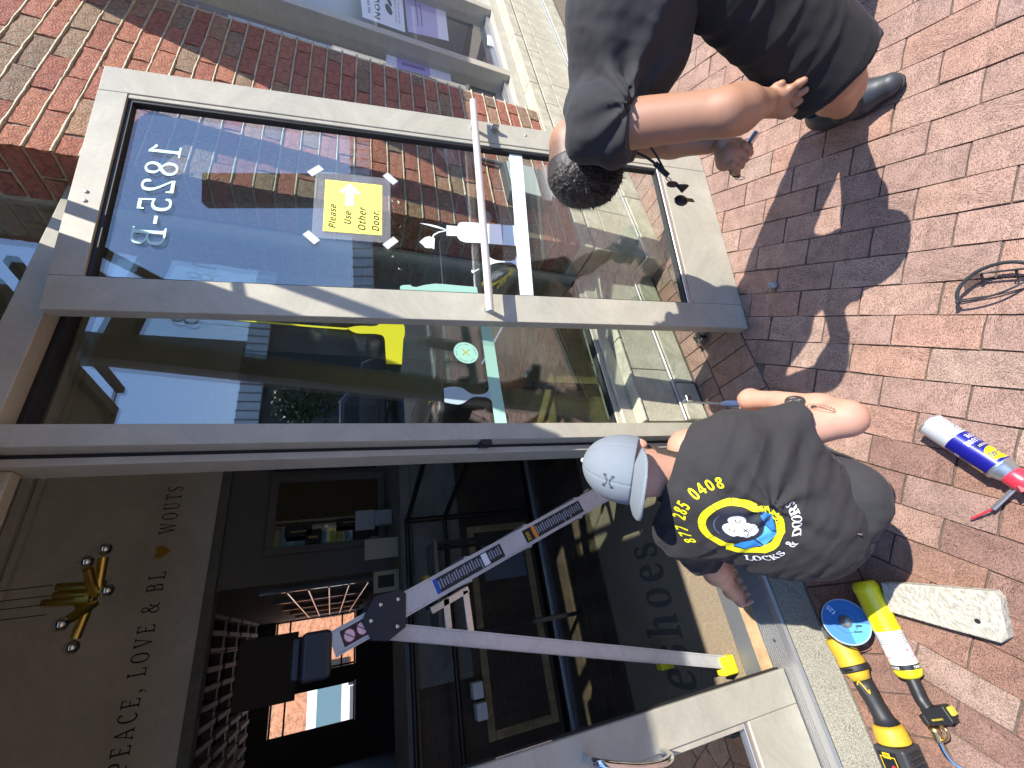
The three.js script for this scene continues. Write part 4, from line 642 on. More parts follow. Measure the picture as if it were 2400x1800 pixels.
// ------------------------------------------------------------------ the street at the photographer's back, mirrored in the panes
{
  struct('road', bx(-40, 40, -0.3, -0.12, 2.78, 11.0, 0), M.asphalt); struct('kerb', bx(-40, 40, -0.3, 0.0, 2.55, 2.77, 0.02), M.concrete); struct('far_pavement', bx(-40, 40, -0.3, 0.0, 11.0, 16, 0.01), M.concrete);
  const b = thing('street_building', 'dark low building with a striped white metal fascia across the street', 'building');
  const bd = mat([0.05, 0.055, 0.06], 0.8), wm = mat([0.62, 0.65, 0.66], 0.5);
  part(b, 'wall', bx(-30, 30, 0, 4.6, 16, 22, 0), bd); part(b, 'fascia', bx(-30, 30, 4.605, 5.45, 15.7, 22, 0), wm); for (let x = -10; x < 26; x += 0.42) { const g = bx(-0.02, 0.02, -0.44, 0.44, -0.03, 0, 0); g.translate(x, 5.03, 15.7); part(b, 'seam', g, M.alumDark); }
  for (let x = -12; x < 28; x += 2.4) part(b, 'window', bx(x, x + 1.6, 0.8, 2.6, 15.95, 15.999, 0), mat([0.02, 0.03, 0.035], 0.08));
  part(b, 'tower', bx(11.5, 12.9, 5.455, 12, 16.5, 17.0, 0), mat([0.09, 0.088, 0.07], 0.8));
  // street tree
  const t = thing('street_tree', 'dark leafy street tree across the road', 'tree', [7.6, 0, 11.6]);
  part(t, 'trunk', merge([alongY(new THREE.CylinderGeometry(0.09, 0.14, 1, 10).translate(0, 0.5, 0).scale(1, 1.7, 1), V(0, 0, 0), V(0, 1, 0)), capTube([V(0, 1.6, 0), V(0.5, 2.6, 0.2)], 0.05, 6), capTube([V(0, 1.6, 0), V(-0.5, 2.7, -0.2)], 0.05, 6), capTube([V(0, 1.5, 0), V(0.1, 3.0, 0.4)], 0.05, 6)]), mat([0.06, 0.045, 0.03], 0.9));
  const P = [], cols = []; for (let i = 0; i < 5200; i++) { const a = rnd() * 6.283, u = rr(-1, 1), r = Math.cbrt(rnd()) * (0.85 + 0.5 * noise(Math.cos(a) * 2, u * 2, Math.sin(a) * 2)); const s = Math.sqrt(1 - u * u); const c = V(Math.cos(a) * s * r * 1.25, 2.6 + u * r * 1.15, Math.sin(a) * s * r * 1.25); const d = V(rr(-1, 1), rr(-1, 1), rr(-1, 1)).normalize(), e = V(rr(-1, 1), rr(-1, 1), rr(-1, 1)).cross(d).normalize(), l = rr(0.05, 0.1); const p1 = c.clone().addScaledVector(d, l), p2 = c.clone().addScaledVector(e, l * 0.5), p3 = c.clone().addScaledVector(e, -l * 0.5); P.push(c.x - d.x * l, c.y - d.y * l, c.z - d.z * l, p2.x, p2.y, p2.z, p1.x, p1.y, p1.z, c.x - d.x * l, c.y - d.y * l, c.z - d.z * l, p1.x, p1.y, p1.z, p3.x, p3.y, p3.z); }
  const lg = new THREE.BufferGeometry(); lg.setAttribute('position', new THREE.Float32BufferAttribute(P, 3)); lg.computeVertexNormals(); part(t, 'crown', lg, mat([0.06, 0.09, 0.03], 0.45, { side: THREE.DoubleSide }));
  function car(x, c, label) {
    const k = thing('parked_car', label, 'car', [x, 0, 9.6], 'cars parked across the street'); const body = new THREE.Shape([[-2.1, 0.3], [-2.15, 0.75], [-1.95, 0.92], [-1.2, 1.0], [-0.6, 1.42], [0.7, 1.45], [1.35, 1.02], [2.0, 0.86], [2.15, 0.6], [2.1, 0.3]].map(p => new THREE.Vector2(...p))); const g = new THREE.ExtrudeGeometry(body, { depth: 1.5, bevelSize: 0.08, bevelThickness: 0.1, bevelSegments: 3 }); g.translate(0, 0, -0.75); part(k, 'body', g, phys(c, 0.25, { clearcoat: 1 }));
    const win = new THREE.Shape([[-1.05, 1.0], [-0.55, 1.36], [0.62, 1.39], [1.15, 1.0]].map(p => new THREE.Vector2(...p))); for (const s of [-0.865, 0.855]) { const wg = new THREE.ExtrudeGeometry(win, { depth: 0.01, bevelEnabled: false }); wg.translate(0, 0, s); part(k, 'side_window', wg, mat([0.02, 0.025, 0.03], 0.05)); }
    for (const wx of [-1.35, 1.35]) for (const s of [-0.8, 0.8]) { const w = new THREE.CylinderGeometry(0.33, 0.33, 0.2, 24); w.rotateX(Math.PI / 2); w.translate(wx, 0.33 - 0.12, s); const wh = part(k, 'wheel', w, M.rubber); const rm = new THREE.CylinderGeometry(0.2, 0.2, 0.21, 16); rm.rotateX(Math.PI / 2); rm.translate(wx, 0.21, s); part(wh, 'rim', rm, M.brushed); }
    k.position.y = -0.0; 
  }
  car(5.2, [0.02, 0.025, 0.035], 'dark blue car parked across the street'); car(10.4, [0.10, 0.105, 0.11], 'grey car parked beyond the street tree');
}
// ------------------------------------------------------------------ people
const skinTone = (base, amp = 0.14) => (p) => { const n = 1 + amp * fbm(p.x * 45, p.y * 45, p.z * 45, 3) + 0.10 * fbm(p.x * 11, p.y * 11, p.z * 11, 2), r = 1 + 0.10 * fbm(p.x * 20 + 9, p.y * 20, p.z * 20, 2); return [base[0] * n * r, base[1] * n, base[2] * n]; };
const clothTone = (base) => (p) => { const n = 1 + 0.10 * fbm(p.x * 60, p.y * 60, p.z * 60, 2) + 0.14 * fbm(p.x * 8, p.y * 8, p.z * 8, 3); return [base[0] * n, base[1] * n, base[2] * n]; };
const vc = (rough, o = {}) => new THREE.MeshPhysicalMaterial({ color: 0xffffff, vertexColors: true, roughness: rough, ...o });
const skinM = vc(0.52, { sheen: 0.15, sheenRoughness: 0.5 }), clothM = vc(0.95, { sheen: 0.25, sheenRoughness: 0.6, sheenColor: C(0.3, 0.3, 0.32) });
const box3 = (pts, pad) => { const b = new THREE.Box3().setFromPoints(pts); b.expandByScalar(pad); return b; };
const union = (k, ...fs) => (p) => { let d = 1e3; for (const f of fs) d = smin(d, f(p), k); return d; };
const cap = (a, b, ra, rb) => (p) => sdCap(p, a, b, ra, rb);
const ell = (c, ax, r) => (p) => sdEll(p, c, ax, r);
function axes(y, zHint) { const Y = y.clone().normalize(), Z = zHint.clone().addScaledVector(Y, -zHint.dot(Y)).normalize(), X = Y.clone().cross(Z); return [X, Y, Z]; } // X right, Y up, Z front
// head: skull, jaw, brow, nose, lips, ears, neck stub
function headField(c, up, face, neck, s = 1) {
  const [X, Y, Z] = axes(up, face); const at = (x, y, z) => c.clone().addScaledVector(X, x * s).addScaledVector(Y, y * s).addScaledVector(Z, z * s);
  const f1 = union(0.035, ell(at(0, 0.028, -0.012), [X, Y, Z], [0.077 * s, 0.096 * s, 0.098 * s]), ell(at(0, -0.035, 0.03), [X, Y, Z], [0.060 * s, 0.078 * s, 0.062 * s]), ell(at(0, -0.082, 0.045), [X, Y, Z], [0.032 * s, 0.026 * s, 0.035 * s]), cap(at(0, -0.05, -0.035), neck, 0.056, 0.060));
  const nose = union(0.012, cap(at(0, 0.012, 0.088), at(0, -0.032, 0.112), 0.009, 0.013), cap(at(-0.012, -0.036, 0.098), at(0.012, -0.036, 0.098), 0.009, 0.009));
  const brow = union(0.01, cap(at(-0.038, 0.028, 0.078), at(-0.01, 0.026, 0.09), 0.010, 0.010), cap(at(0.038, 0.028, 0.078), at(0.01, 0.026, 0.09), 0.010, 0.010));
  const lips = cap(at(-0.02, -0.062, 0.086), at(0.02, -0.062, 0.086), 0.009, 0.009);
  const ear = (sx) => { const o = ell(at(sx * 0.079, -0.004, -0.008), [X.clone().addScaledVector(Z, -0.35 * sx).normalize(), Y, Z.clone().addScaledVector(X, 0.35 * sx).normalize()], [0.011 * s, 0.033 * s, 0.021 * s]), h = ell(at(sx * 0.091, 0.002, -0.006), [X, Y, Z], [0.011 * s, 0.019 * s, 0.011 * s]); return (p) => smax(o(p), -h(p), 0.008); };
  const eR = ear(1), eL = ear(-1), es = [-0.031, 0.031].map(x => at(x, 0.004, 0.083));
  const f = (p) => { let d = smin(f1(p), nose(p), 0.014); d = smin(d, brow(p), 0.014); d = smin(d, lips(p), 0.010); for (const e of es) d = smax(d, -(p.distanceTo(e) - 0.013), 0.010); d = smin(d, eR(p), 0.008); d = smin(d, eL(p), 0.008); return d; };
  return { f, at, X, Y, Z, c, eyes: [-0.031, 0.031].map(x => at(x, 0.003, 0.074)) };
}
// hand from five finger chains: list of chains of points, palm points
function handField(wrist, palm, chains, r = 0.0092) {
  const fs = [cap(wrist, palm[0], 0.027, 0.030), cap(palm[0], palm[1], 0.026, 0.024), cap(palm[1], palm[2], 0.018, 0.017), cap(palm[1], palm[3], 0.018, 0.017)];
  return (p) => { let d = 1e3; for (const f of fs) d = smin(d, f(p), 0.022); for (const ch of chains) { let e = 1e3; for (let i = 0; i + 1 < ch.length; i++) { const t = i / ch.length; e = smin(e, sdCap(p, ch[i], ch[i + 1], r * (1.08 - 0.22 * t), r * (1.0 - 0.24 * t)), 0.004); } d = smin(d, e, 0.006); } return d; };
}
// a fist closed around a bar: axis through c, fingers run from the back side round the bar
function fistChains(c, ax, back, rad, turn = 1) {
  const A = ax.clone().normalize(), B = back.clone().addScaledVector(A, -back.dot(A)).normalize(), S = A.clone().cross(B).multiplyScalar(turn); const out = [];
  const pt = (k, ang, r) => c.clone().addScaledVector(A, k).addScaledVector(B, Math.cos(ang) * r).addScaledVector(S, Math.sin(ang) * r);
  [-0.030, -0.010, 0.010, 0.029].forEach((k, i) => { const r = rad + 0.009; out.push([pt(k * 0.9, 0.15, r + 0.010), pt(k, 0.95, r + 0.006), pt(k, 1.9, r), pt(k, 2.9, r - 0.001), pt(k, [3.7, 4.0, 3.95, 3.6][i], r)]); });
  out.push([pt(0.045, -0.4, rad + 0.018), pt(0.05, -1.2, rad + 0.011), pt(0.04, -2.1, rad + 0.009), pt(0.032, -2.7, rad + 0.009)]);
  return { chains: out, palm: [pt(-0.004, 0.0, rad + 0.022), pt(0.0, -0.3, rad + 0.018), pt(0.032, -0.25, rad + 0.016), pt(-0.03, -0.1, rad + 0.016)] };
}
function ridges(p, d1, d2, s1, s2, ph) { // soft cloth folds running along d1
  const a = p.dot(d1) * s1, b = p.dot(d2) * s2; const n = noise(a + ph, b, ph * 1.7) + 0.5 * noise(a * 2.1 + 3 + ph, b * 2.0, ph); return 1 - Math.abs(n) * 1.6;
}
function skinMesh(person, list) { const m = part(person, 'body', mergeGeometries(list.map(g => { const k = g.toNonIndexed(); return k; })), skinM); return m; }
function shoe(person, heel, toe, m, sole) { // a trainer lying between heel and toe on the ground
  const d = toe.clone().sub(heel), L = d.length(), Z = d.clone().normalize(), Y = V(0, 1, 0), X = Y.clone().cross(Z); const at = (x, y, z) => heel.clone().addScaledVector(X, x).addScaledVector(Y, y).addScaledVector(Z, z * L);
  const f = union(0.03, cap(at(0, 0.045, 0.12), at(0, 0.04, 0.6), 0.041, 0.043), cap(at(0, 0.04, 0.6), at(0.004, 0.033, 0.9), 0.044, 0.034), cap(at(0, 0.06, 0.14), at(0, 0.095, 0.2), 0.040, 0.040), cap(at(0, 0.07, 0.3), at(0, 0.055, 0.6), 0.035, 0.034));
  const up = (p) => smax(f(p), 0.02 - p.y, 0.004), hole = cap(at(0, 0.13, 0.2), at(0, 0.095, 0.21), 0.034, 0.032);
  const g = (p) => { let q = smax(up(p), -hole(p), 0.006); const t = V().copy(p).sub(heel).dot(Z) / L; q -= 0.0015 * Math.exp(-(((t - 0.68) / 0.012) ** 2)); return q; };
  const so = (p) => { let q = smax(f(p) - 0.006, p.y - 0.024, 0.004); return smax(q, 0.001 - p.y, 0.002); };
  const b = box3([heel, toe], 0.09); b.min.y = -0.005; b.max.y = 0.16;
  const o = part(person, 'shoe', nets(g, b.min, b.max, 0.005), m); part(o, 'sole', nets(so, b.min, b.max, 0.006), sole);
  for (const t of [0.42, 0.5, 0.58]) part(o, 'lace', tube([at(-0.026, 0.088 - (t - 0.42) * 0.12, t), at(0, 0.101 - (t - 0.42) * 0.14, t + 0.01), at(0.026, 0.088 - (t - 0.42) * 0.12, t)], 0.0022, 6), M.black);
  return o;
}
// the printed back of the firm's shirts
const shirtPrint = canvasTex(1024, 1024, (g, w, h) => {
  g.clearRect(0, 0, w, h); g.save(); g.translate(512, 520);
  g.fillStyle = '#f2e619'; g.font = 'bold 118px sans-serif'; const num = '877 285 0408'; g.textAlign = 'center';
  for (let i = 0; i < num.length; i++) { g.save(); g.rotate((i - 5.5) * 0.172 - 0.10); g.scale(0.82, 1.1); g.fillText(num[i], 0, -322); g.restore(); }
  g.lineWidth = 54; g.strokeStyle = '#f2e619'; g.lineJoin = 'miter';
  g.beginPath(); g.arc(0, -30, 212, Math.PI * 0.98, Math.PI * 2.02); g.lineTo(196, 60); g.lineTo(232, 110); g.stroke();
  g.beginPath(); g.moveTo(-212, -36); g.lineTo(-205, 40); g.lineTo(-245, 60); g.lineTo(-225, 170); g.lineTo(-150, 250); g.lineTo(-40, 282); g.lineTo(70, 268); g.lineTo(170, 210); g.lineTo(225, 130); g.stroke();
  g.strokeStyle = '#1c1a12'; g.lineWidth = 5; for (const a of [3.5, 4.2, 5.2, 5.8]) { g.beginPath(); g.moveTo(Math.cos(a) * 185, -30 + Math.sin(a) * 185); g.lineTo(Math.cos(a) * 240, -30 + Math.sin(a) * 240); g.stroke(); }
  g.fillStyle = '#2f86cf'; g.beginPath(); g.moveTo(-200, 60); g.lineTo(-190, 160); g.lineTo(-110, 232); g.lineTo(-60, 120); g.closePath(); g.fill(); g.fillStyle = '#4fa3df'; g.beginPath(); g.moveTo(-100, 238); g.lineTo(60, 248); g.lineTo(80, 160); g.lineTo(-50, 130); g.closePath(); g.fill(); g.fillStyle = '#2b6fb2'; g.beginPath(); g.moveTo(70, 240); g.lineTo(200, 140); g.lineTo(180, 60); g.lineTo(90, 150); g.closePath(); g.fill();
  g.fillStyle = '#262833'; g.beginPath(); g.ellipse(0, -6, 160, 178, 0, 0, 7); g.fill(); g.strokeStyle = '#565a6a'; g.lineWidth = 10; g.beginPath(); g.arc(0, -20, 140, 3.5, 5.0); g.stroke();
  g.fillStyle = '#f4f4f4'; for (const [x, y, a, b, r] of [[-46, -26, 52, 62, 0.2], [48, -30, 52, 60, -0.2], [-6, 52, 70, 52, 0], [34, 82, 40, 34, 0.3], [-40, 86, 36, 30, -0.3], [0, 118, 44, 24, 0]]) { g.beginPath(); g.ellipse(x, y, a, b, r, 0, 7); g.fill(); }
  g.strokeStyle = '#22242c'; g.lineWidth = 7; for (const x of [-48, 46]) { g.beginPath(); g.arc(x, -20, 16, 0.2, 5); g.stroke(); } g.lineWidth = 8; g.beginPath(); g.moveTo(-20, 48); g.lineTo(18, 62); g.moveTo(8, 30); g.lineTo(-10, 74); g.stroke(); g.lineWidth = 5; g.beginPath(); g.moveTo(-60, 100); g.bezierCurveTo(-20, 76, 30, 76, 70, 96); g.stroke();
  g.fillStyle = '#f2f2f0'; g.font = 'bold 84px serif'; const s2 = 'LOCKS & DOORS'; for (let i = 0; i < s2.length; i++) { g.save(); g.rotate(-(i - 6) * 0.153); g.fillText(s2[i], 0, 402); g.restore(); }
  g.restore();
});
const inkTex = (k) => canvasTex(256, 256, (g) => { g.clearRect(0, 0, 256, 256); const dk = 'rgba(38,40,42,'; if (k === 0) { g.fillStyle = dk + '0.82)'; g.beginPath(); g.ellipse(128, 128, 112, 100, 0.2, 0, 7); g.fill(); g.strokeStyle = 'rgba(170,160,150,0.75)'; g.lineWidth = 6; for (let i = 0; i < 26; i++) { const x = 60 + (i * 53) % 130, y = 60 + (i * 37) % 130; g.beginPath(); g.moveTo(x, y); g.quadraticCurveTo(x + 16, y - 12, x + 26, y + 6); g.stroke(); } } else { g.fillStyle = dk + '0.75)'; g.fillRect(30, 118, 130, 10); g.beginPath(); g.ellipse(196, 128, 30, 34, 0, 0, 7); g.fill(); g.strokeStyle = dk + '0.7)'; g.lineWidth = 5; g.beginPath(); g.ellipse(140, 128, 112, 66, 0, 0, 7); g.stroke(); for (let i = 0; i < 6; i++) { g.beginPath(); g.moveTo(50 + i * 22, 140); g.lineTo(46 + i * 22, 176); g.stroke(); } } });

// ---- the man squatting at the post
{
  const man = thing('person', 'man in a grey cap and black shirt squatting at the door post', 'person');
  const q1 = 1.06, J = (x, y, D) => atD(x, y, D * q1);
  const shL = J(1592, 1240, 1.17), shR = J(1712, 1050, 1.04), PC = J(1912, 1208, 1.05), NK = J(1588, 1114, 1.13), CC = J(1745, 1172, 1.06);
  const r = shR.clone().sub(shL).normalize(), s = NK.clone().sub(PC).normalize(), nb = r.clone().cross(s).normalize();
  const hipL = PC.clone().addScaledVector(r, -0.085).addScaledVector(s, -0.03), hipR = PC.clone().addScaledVector(r, 0.085).addScaledVector(s, -0.03);
  const elR = J(1985, 980, 0.985), wrR = J(1815, 938, 1.19), kneeR = J(1612, 1052, 1.32), ankR = V(0.27, 0.1, -0.92), kneeL = V(0.20, 0.12, -1.16), ankL = V(0.03, 0.09, -0.98);
  const elL = J(1668, 1322, 1.27), wrL = J(1702, 1366, 1.42);
  const hd = headField(J(1478, 1096, 1.15), V(0.36, 0.80, -0.46), V(0.56, -0.58, -0.58), NK, 1.0);
  const arm = union(0.02, cap(shR, elR, 0.052, 0.042), cap(elR, elR.clone().lerp(wrR, 0.35), 0.041, 0.044), cap(elR.clone().lerp(wrR, 0.35), wrR, 0.044, 0.029), cap(shL, elL, 0.052, 0.043), cap(elL, elL.clone().lerp(wrL, 0.35), 0.042, 0.044), cap(elL.clone().lerp(wrL, 0.35), wrL, 0.044, 0.029));
  const legs = union(0.03, cap(hipR, kneeR, 0.078, 0.06), cap(kneeR, kneeR.clone().lerp(ankR, 0.4), 0.056, 0.056), cap(kneeR.clone().lerp(ankR, 0.4), ankR, 0.056, 0.036), cap(hipL, kneeL, 0.078, 0.058), cap(kneeL, ankL, 0.055, 0.038));
  const trunk = union(0.06, ell(CC, [r, s, nb], [0.165, 0.19, 0.10]), ell(PC, [r, s, nb], [0.145, 0.12, 0.11]), cap(shL, shR, 0.055, 0.055));
  const body = union(0.025, trunk, arm, legs);
  const tone = skinTone([0.50, 0.265, 0.18]);
  const toolT = atD(1600, 943, 1.72), toolB = atD(1838, 950, 1.26), tv = toolB.clone().sub(toolT).normalize(), hc = toolT.clone().lerp(toolB, 0.78);
  const fc = fistChains(hc, tv.clone().negate(), V(0.25, 0.8, 0.35), 0.011, -1); const handR = handField(wrR, fc.palm, fc.chains, 0.0094);
  const hl = wrL.clone().add(V(-0.03, -0.075, -0.06)); const pl = [hl.clone(), hl.clone().add(V(-0.008, -0.03, -0.02)), hl.clone().add(V(0.03, -0.045, -0.03)), hl.clone().add(V(-0.045, -0.035, -0.015))];
  const chL = [0, 1, 2, 3].map(i => { const o = pl[2].clone().lerp(pl[3], i / 3); return [o, o.clone().add(V(-0.006, -0.03, -0.025)), o.clone().add(V(-0.008, -0.058, -0.028)), o.clone().add(V(-0.004, -0.078 - (i === 1 || i === 2 ? 0.008 : 0), -0.02))]; }); chL.push([hl.clone().add(V(0.02, 0.0, 0.01)), hl.clone().add(V(0.05, -0.02, 0.012)), hl.clone().add(V(0.06, -0.05, 0.0))]);
  const handL = handField(wrL, pl, chL, 0.009);
  const all = [shL, shR, PC, hipL, hipR, NK, kneeR, ankR, kneeL, ankL, elR, wrR, elL, wrL]; const bb = box3(all, 0.13);
  const hb = box3([hd.c], 0.17), hR = box3([wrR, hc], 0.085), hLb = box3([wrL, hl], 0.12);
  skinMesh(man, [nets(body, bb.min, bb.max, 0.011, tone), nets(hd.f, hb.min, hb.max, 0.0048, (p) => { const c = tone(p); const k = 1; return [c[0] * k, c[1] * k, c[2] * k]; }), nets(handR, hR.min, hR.max, 0.0036, tone), nets(handL, hLb.min, hLb.max, 0.004, tone)]);
  for (const e of hd.eyes) { const g = new THREE.SphereGeometry(0.0115, 14, 10); g.translate(e.x, e.y, e.z); part(man, 'eye', g, mat([0.7, 0.68, 0.65], 0.2)); }
  // shirt
  const d1 = V(0.55, -0.25, 0.8).normalize(), d2 = d1.clone().cross(nb).normalize(), slR = shR.clone().lerp(elR, 0.66), slL = shL.clone().lerp(elL, 0.72);
  const pit = shR.clone().lerp(CC, 0.42).addScaledVector(s, -0.06);
  const bodyS = union(0.13, ell(CC.clone().addScaledVector(s, 0.0), [r, s, nb], [0.178, 0.20, 0.116]), ell(PC.clone().addScaledVector(s, 0.03), [r, s, nb], [0.158, 0.165, 0.122]), cap(shL, shR, 0.066, 0.066), cap(shL.clone().lerp(shR, 0.5), NK.clone().addScaledVector(s, -0.01), 0.06, 0.064));
  const sleeves = union(0.02, cap(shR, slR, 0.068, 0.072), cap(shL, slL, 0.068, 0.070));
  const cutR = slR.clone(), nR = elR.clone().sub(shR).normalize(), cutL = slL.clone(), nL = elL.clone().sub(shL).normalize();
  const hemC = PC.clone().addScaledVector(s, -0.112), neckC = NK.clone().addScaledVector(s, 0.012).addScaledVector(nb, 0.012), neckN = s.clone().addScaledVector(nb, -0.25).normalize();
  const shirtF = (p) => {
    let b = smax(bodyS(p), V().copy(hemC).sub(p).dot(s), 0.01), q = V().copy(p).sub(neckC); b = smax(b, q.dot(neckN), 0.008);
    let a = sleeves(p); a = smax(a, Math.min(0.2, Math.max(V().copy(p).sub(cutR).dot(nR) < -0.3 ? -1 : -1, -1)), 0.01);
    const tR = V().copy(p).sub(shR).dot(nR) / elR.distanceTo(shR), tL = V().copy(p).sub(shL).dot(nL) / elL.distanceTo(shL);
    const aR = smax(sdCap(p, shR, slR.clone().addScaledVector(nR, 0.03), 0.066, 0.071), V().copy(p).sub(cutR).dot(nR), 0.006), aL = smax(sdCap(p, shL, slL.clone().addScaledVector(nL, 0.03), 0.066, 0.069), V().copy(p).sub(cutL).dot(nL), 0.006);
    let d = smin(b, smin(aR, aL, 0.02), 0.045);
    const dp = p.distanceTo(pit); const w = Math.exp(-((dp / 0.22) ** 2)); const ang = Math.atan2(V().copy(p).sub(pit).dot(s), V().copy(p).sub(pit).dot(r));
    d -= 0.016 * w * sst(0.03, 0.09, dp) * (0.5 + 0.5 * Math.cos(ang * 9 + 2.0 * noise(p.x * 9, p.y * 9, p.z * 9))) * 0.8;
    d -= 0.0060 * Math.max(0, ridges(p, d2, d1, 17, 4.5, 2.3)) + 0.002 * noise(p.x * 40, p.y * 40, p.z * 40);
    return d + 0.004;
  };
  const sb = box3([shL, shR, PC, NK, slL, slR], 0.24); part(man, 'shirt', nets(shirtF, sb.min, sb.max, 0.0072, clothTone([0.027, 0.0245, 0.025])), clothM);
  part(man, 'collar', tube(Array.from({ length: 17 }, (_, i) => { const a = (i / 16) * Math.PI * 1.9 - 0.95 * Math.PI; return neckC.clone().addScaledVector(r, Math.sin(a) * 0.075).addScaledVector(nb.clone().addScaledVector(neckN, -nb.dot(neckN)).normalize(), Math.cos(a) * 0.070); }), 0.0065, 8, 48), mat([0.04, 0.038, 0.04], 0.95));
  const pr = wrap(shirtF, atD(1722, 1212, 1.05), r, s, nb.clone().negate(), 0.32, 0.32, 60, 60, 0.0012, 0.2); part(man, 'shirt_print', pr, print(shirtPrint, { roughness: 0.7 }));
  // shorts
  const shortsF0 = union(0.06, ell(PC.clone().addScaledVector(s, 0.0), [r, s, nb], [0.142, 0.118, 0.108]), cap(hipR, hipR.clone().lerp(kneeR, 0.72), 0.085, 0.082), cap(hipL, hipL.clone().lerp(kneeL, 0.8), 0.085, 0.08));
  const nKR = kneeR.clone().sub(hipR).normalize(), kc = hipR.clone().lerp(kneeR, 0.78);
  const shortsF = (p) => { let d = smax(shortsF0(p), V().copy(p).sub(kc).dot(nKR), 0.01); d = smax(d, V().copy(p).sub(PC).dot(s) - 0.12, 0.02); return d - 0.005 * Math.max(0, ridges(p, d1, d2, 15, 6, 5.1)) - 0.002 * noise(p.x * 30, p.y * 30, p.z * 30); };
  const kb = box3([PC, hipR, hipL, kneeR, kneeL], 0.17); part(man, 'shorts', nets(shortsF, kb.min, kb.max, 0.008, clothTone([0.034, 0.033, 0.034])), clothM);
  const zip = PC.clone().addScaledVector(nb, 0.12).addScaledVector(r, 0.06).addScaledVector(s, -0.03); part(man, 'pocket_zip', capTube([zip, zip.clone().addScaledVector(s, 0.03).addScaledVector(nb, 0.004)], 0.0022, 8), M.steel);
  const sm = mat([0.03, 0.03, 0.032], 0.7), so = mat([0.05, 0.05, 0.05], 0.8); shoe(man, V(0.20, 0, -0.84), V(0.38, 0, -1.02), sm, so); shoe(man, V(0.0, 0, -0.92), V(0.10, 0, -1.14), sm, so);
  // tattoos on the right arm
  const t1 = elR.clone().lerp(wrR, 0.62), fa = wrR.clone().sub(elR).normalize(), view = V(0, EYE, 0).sub(t1).normalize(), side = fa.clone().cross(view).normalize();
  const tat = (o, ex, w, h, k) => { const vv = V(0.05, 0.9, 0.45).normalize(), ey = vv.clone().cross(ex).normalize(); part(man, 'tattoo', wrap(body, o, ex, ey, vv.clone().negate(), w, h, 26, 26, 0.0016, 0.1), print(inkTex(k), { roughness: 0.6, polygonOffset: true })); };
  tat(t1, fa, 0.08, 0.05, 0); tat(elR.clone().lerp(wrR, 0.22).add(V(0, 0.01, 0)), fa, 0.09, 0.04, 1); tat(shR.clone().lerp(elR, 0.72).add(V(0.02, 0.01, 0)), elR.clone().sub(shR).normalize(), 0.05, 0.04, 0);
  // cap worn back to front
  const cm = (p) => { const n = 1 + 0.05 * fbm(p.x * 90, p.y * 90, p.z * 90, 2); return [0.185 * n, 0.21 * n, 0.235 * n]; }; const cU = hd.Y.clone().addScaledVector(hd.Z, 0.10).normalize(), [cX, cY, cZ] = axes(cU, hd.Z); const cc = hd.at(0, 0.012, -0.014);
  const dome = (p) => { const q = V().copy(p).sub(cc); let d = sdEll(p, cc, [cX, cY, cZ], [0.094, 0.124, 0.116]); const an = Math.atan2(q.dot(cX), q.dot(cZ)); const seam = Math.abs(((an / (Math.PI / 3)) % 1 + 1.5) % 1 - 0.5) * Math.PI / 3 * 0.09; d += 0.0016 * Math.exp(-((seam / 0.0022) ** 2)); return smax(d, -q.dot(cY) - 0.024, 0.004); };
  const cb = box3([cc], 0.15); const cp = part(man, 'cap', nets(dome, cb.min, cb.max, 0.0036, cm), clothM);
  const brim = (p) => { const q = V().copy(p).sub(cc), x = q.dot(cX), y = q.dot(cY), z = -q.dot(cZ); const yb = -0.021 - 0.42 * Math.max(0, z - 0.09) - 2.4 * x * x; const th = Math.abs(y - yb) - 0.0045; const out = Math.hypot(x * 1.0, z - 0.085) - 0.094, inn = 0.100 - Math.hypot(x * 1.16, z); return smax(smax(th, out, 0.004), inn * 0.9, 0.004); };
  part(cp, 'brim', nets(brim, cb.min.clone().subScalar(0.05), cb.max.clone().addScalar(0.05), 0.0036, cm), clothM);
  const bt = new THREE.SphereGeometry(0.0075, 12, 8); const bo = cc.clone().addScaledVector(cY, 0.124); bt.translate(bo.x, bo.y, bo.z); part(cp, 'button', bt, mat([0.45, 0.48, 0.5], 0.6));
  const lg = canvasTex(128, 128, (g) => { g.clearRect(0, 0, 128, 128); g.strokeStyle = '#4c545c'; g.lineWidth = 11; g.beginPath(); g.arc(64, 14, 40, 0.5, Math.PI - 0.5); g.stroke(); g.beginPath(); g.arc(64, 114, 40, Math.PI + 0.5, -0.5); g.stroke(); g.fillStyle = '#3f474f'; for (const [x, y] of [[22, 34], [106, 34], [22, 94], [106, 94]]) g.fillRect(x - 10, y - 12, 20, 24); });
  const lo = cc.clone().addScaledVector(cZ, -0.11).addScaledVector(cY, 0.036); part(cp, 'emblem', wrap(dome, lo, cX.clone().negate(), cY, cZ.clone().addScaledVector(cY, -0.3).normalize(), 0.045, 0.05, 14, 14, 0.0009, 0.05), print(lg));
  // beard and sideburn
  const br = (p) => { const q = V().copy(p).sub(hd.c), y = q.dot(hd.Y), z = q.dot(hd.Z); let d = hd.f(p) - 0.004 - 0.003 * noise(p.x * 160, p.y * 160, p.z * 160); d = smax(d, y + 0.028, 0.006); return smax(d, 0.004 - z + (y < -0.06 ? -0.02 : 0), 0.006); };
  part(man, 'beard', nets(br, hb.min, hb.max, 0.005, (p) => { const n = 1 + 0.5 * noise(p.x * 200, p.y * 200, p.z * 200); return [0.06 * n, 0.04 * n, 0.028 * n]; }), vc(0.9));
  // pry tool in his hand
  const tl = thing('pry_tool', 'slim steel pry tool with a blue handle held against the post foot', 'tool'); const hs = toolT.clone().lerp(toolB, 0.46);
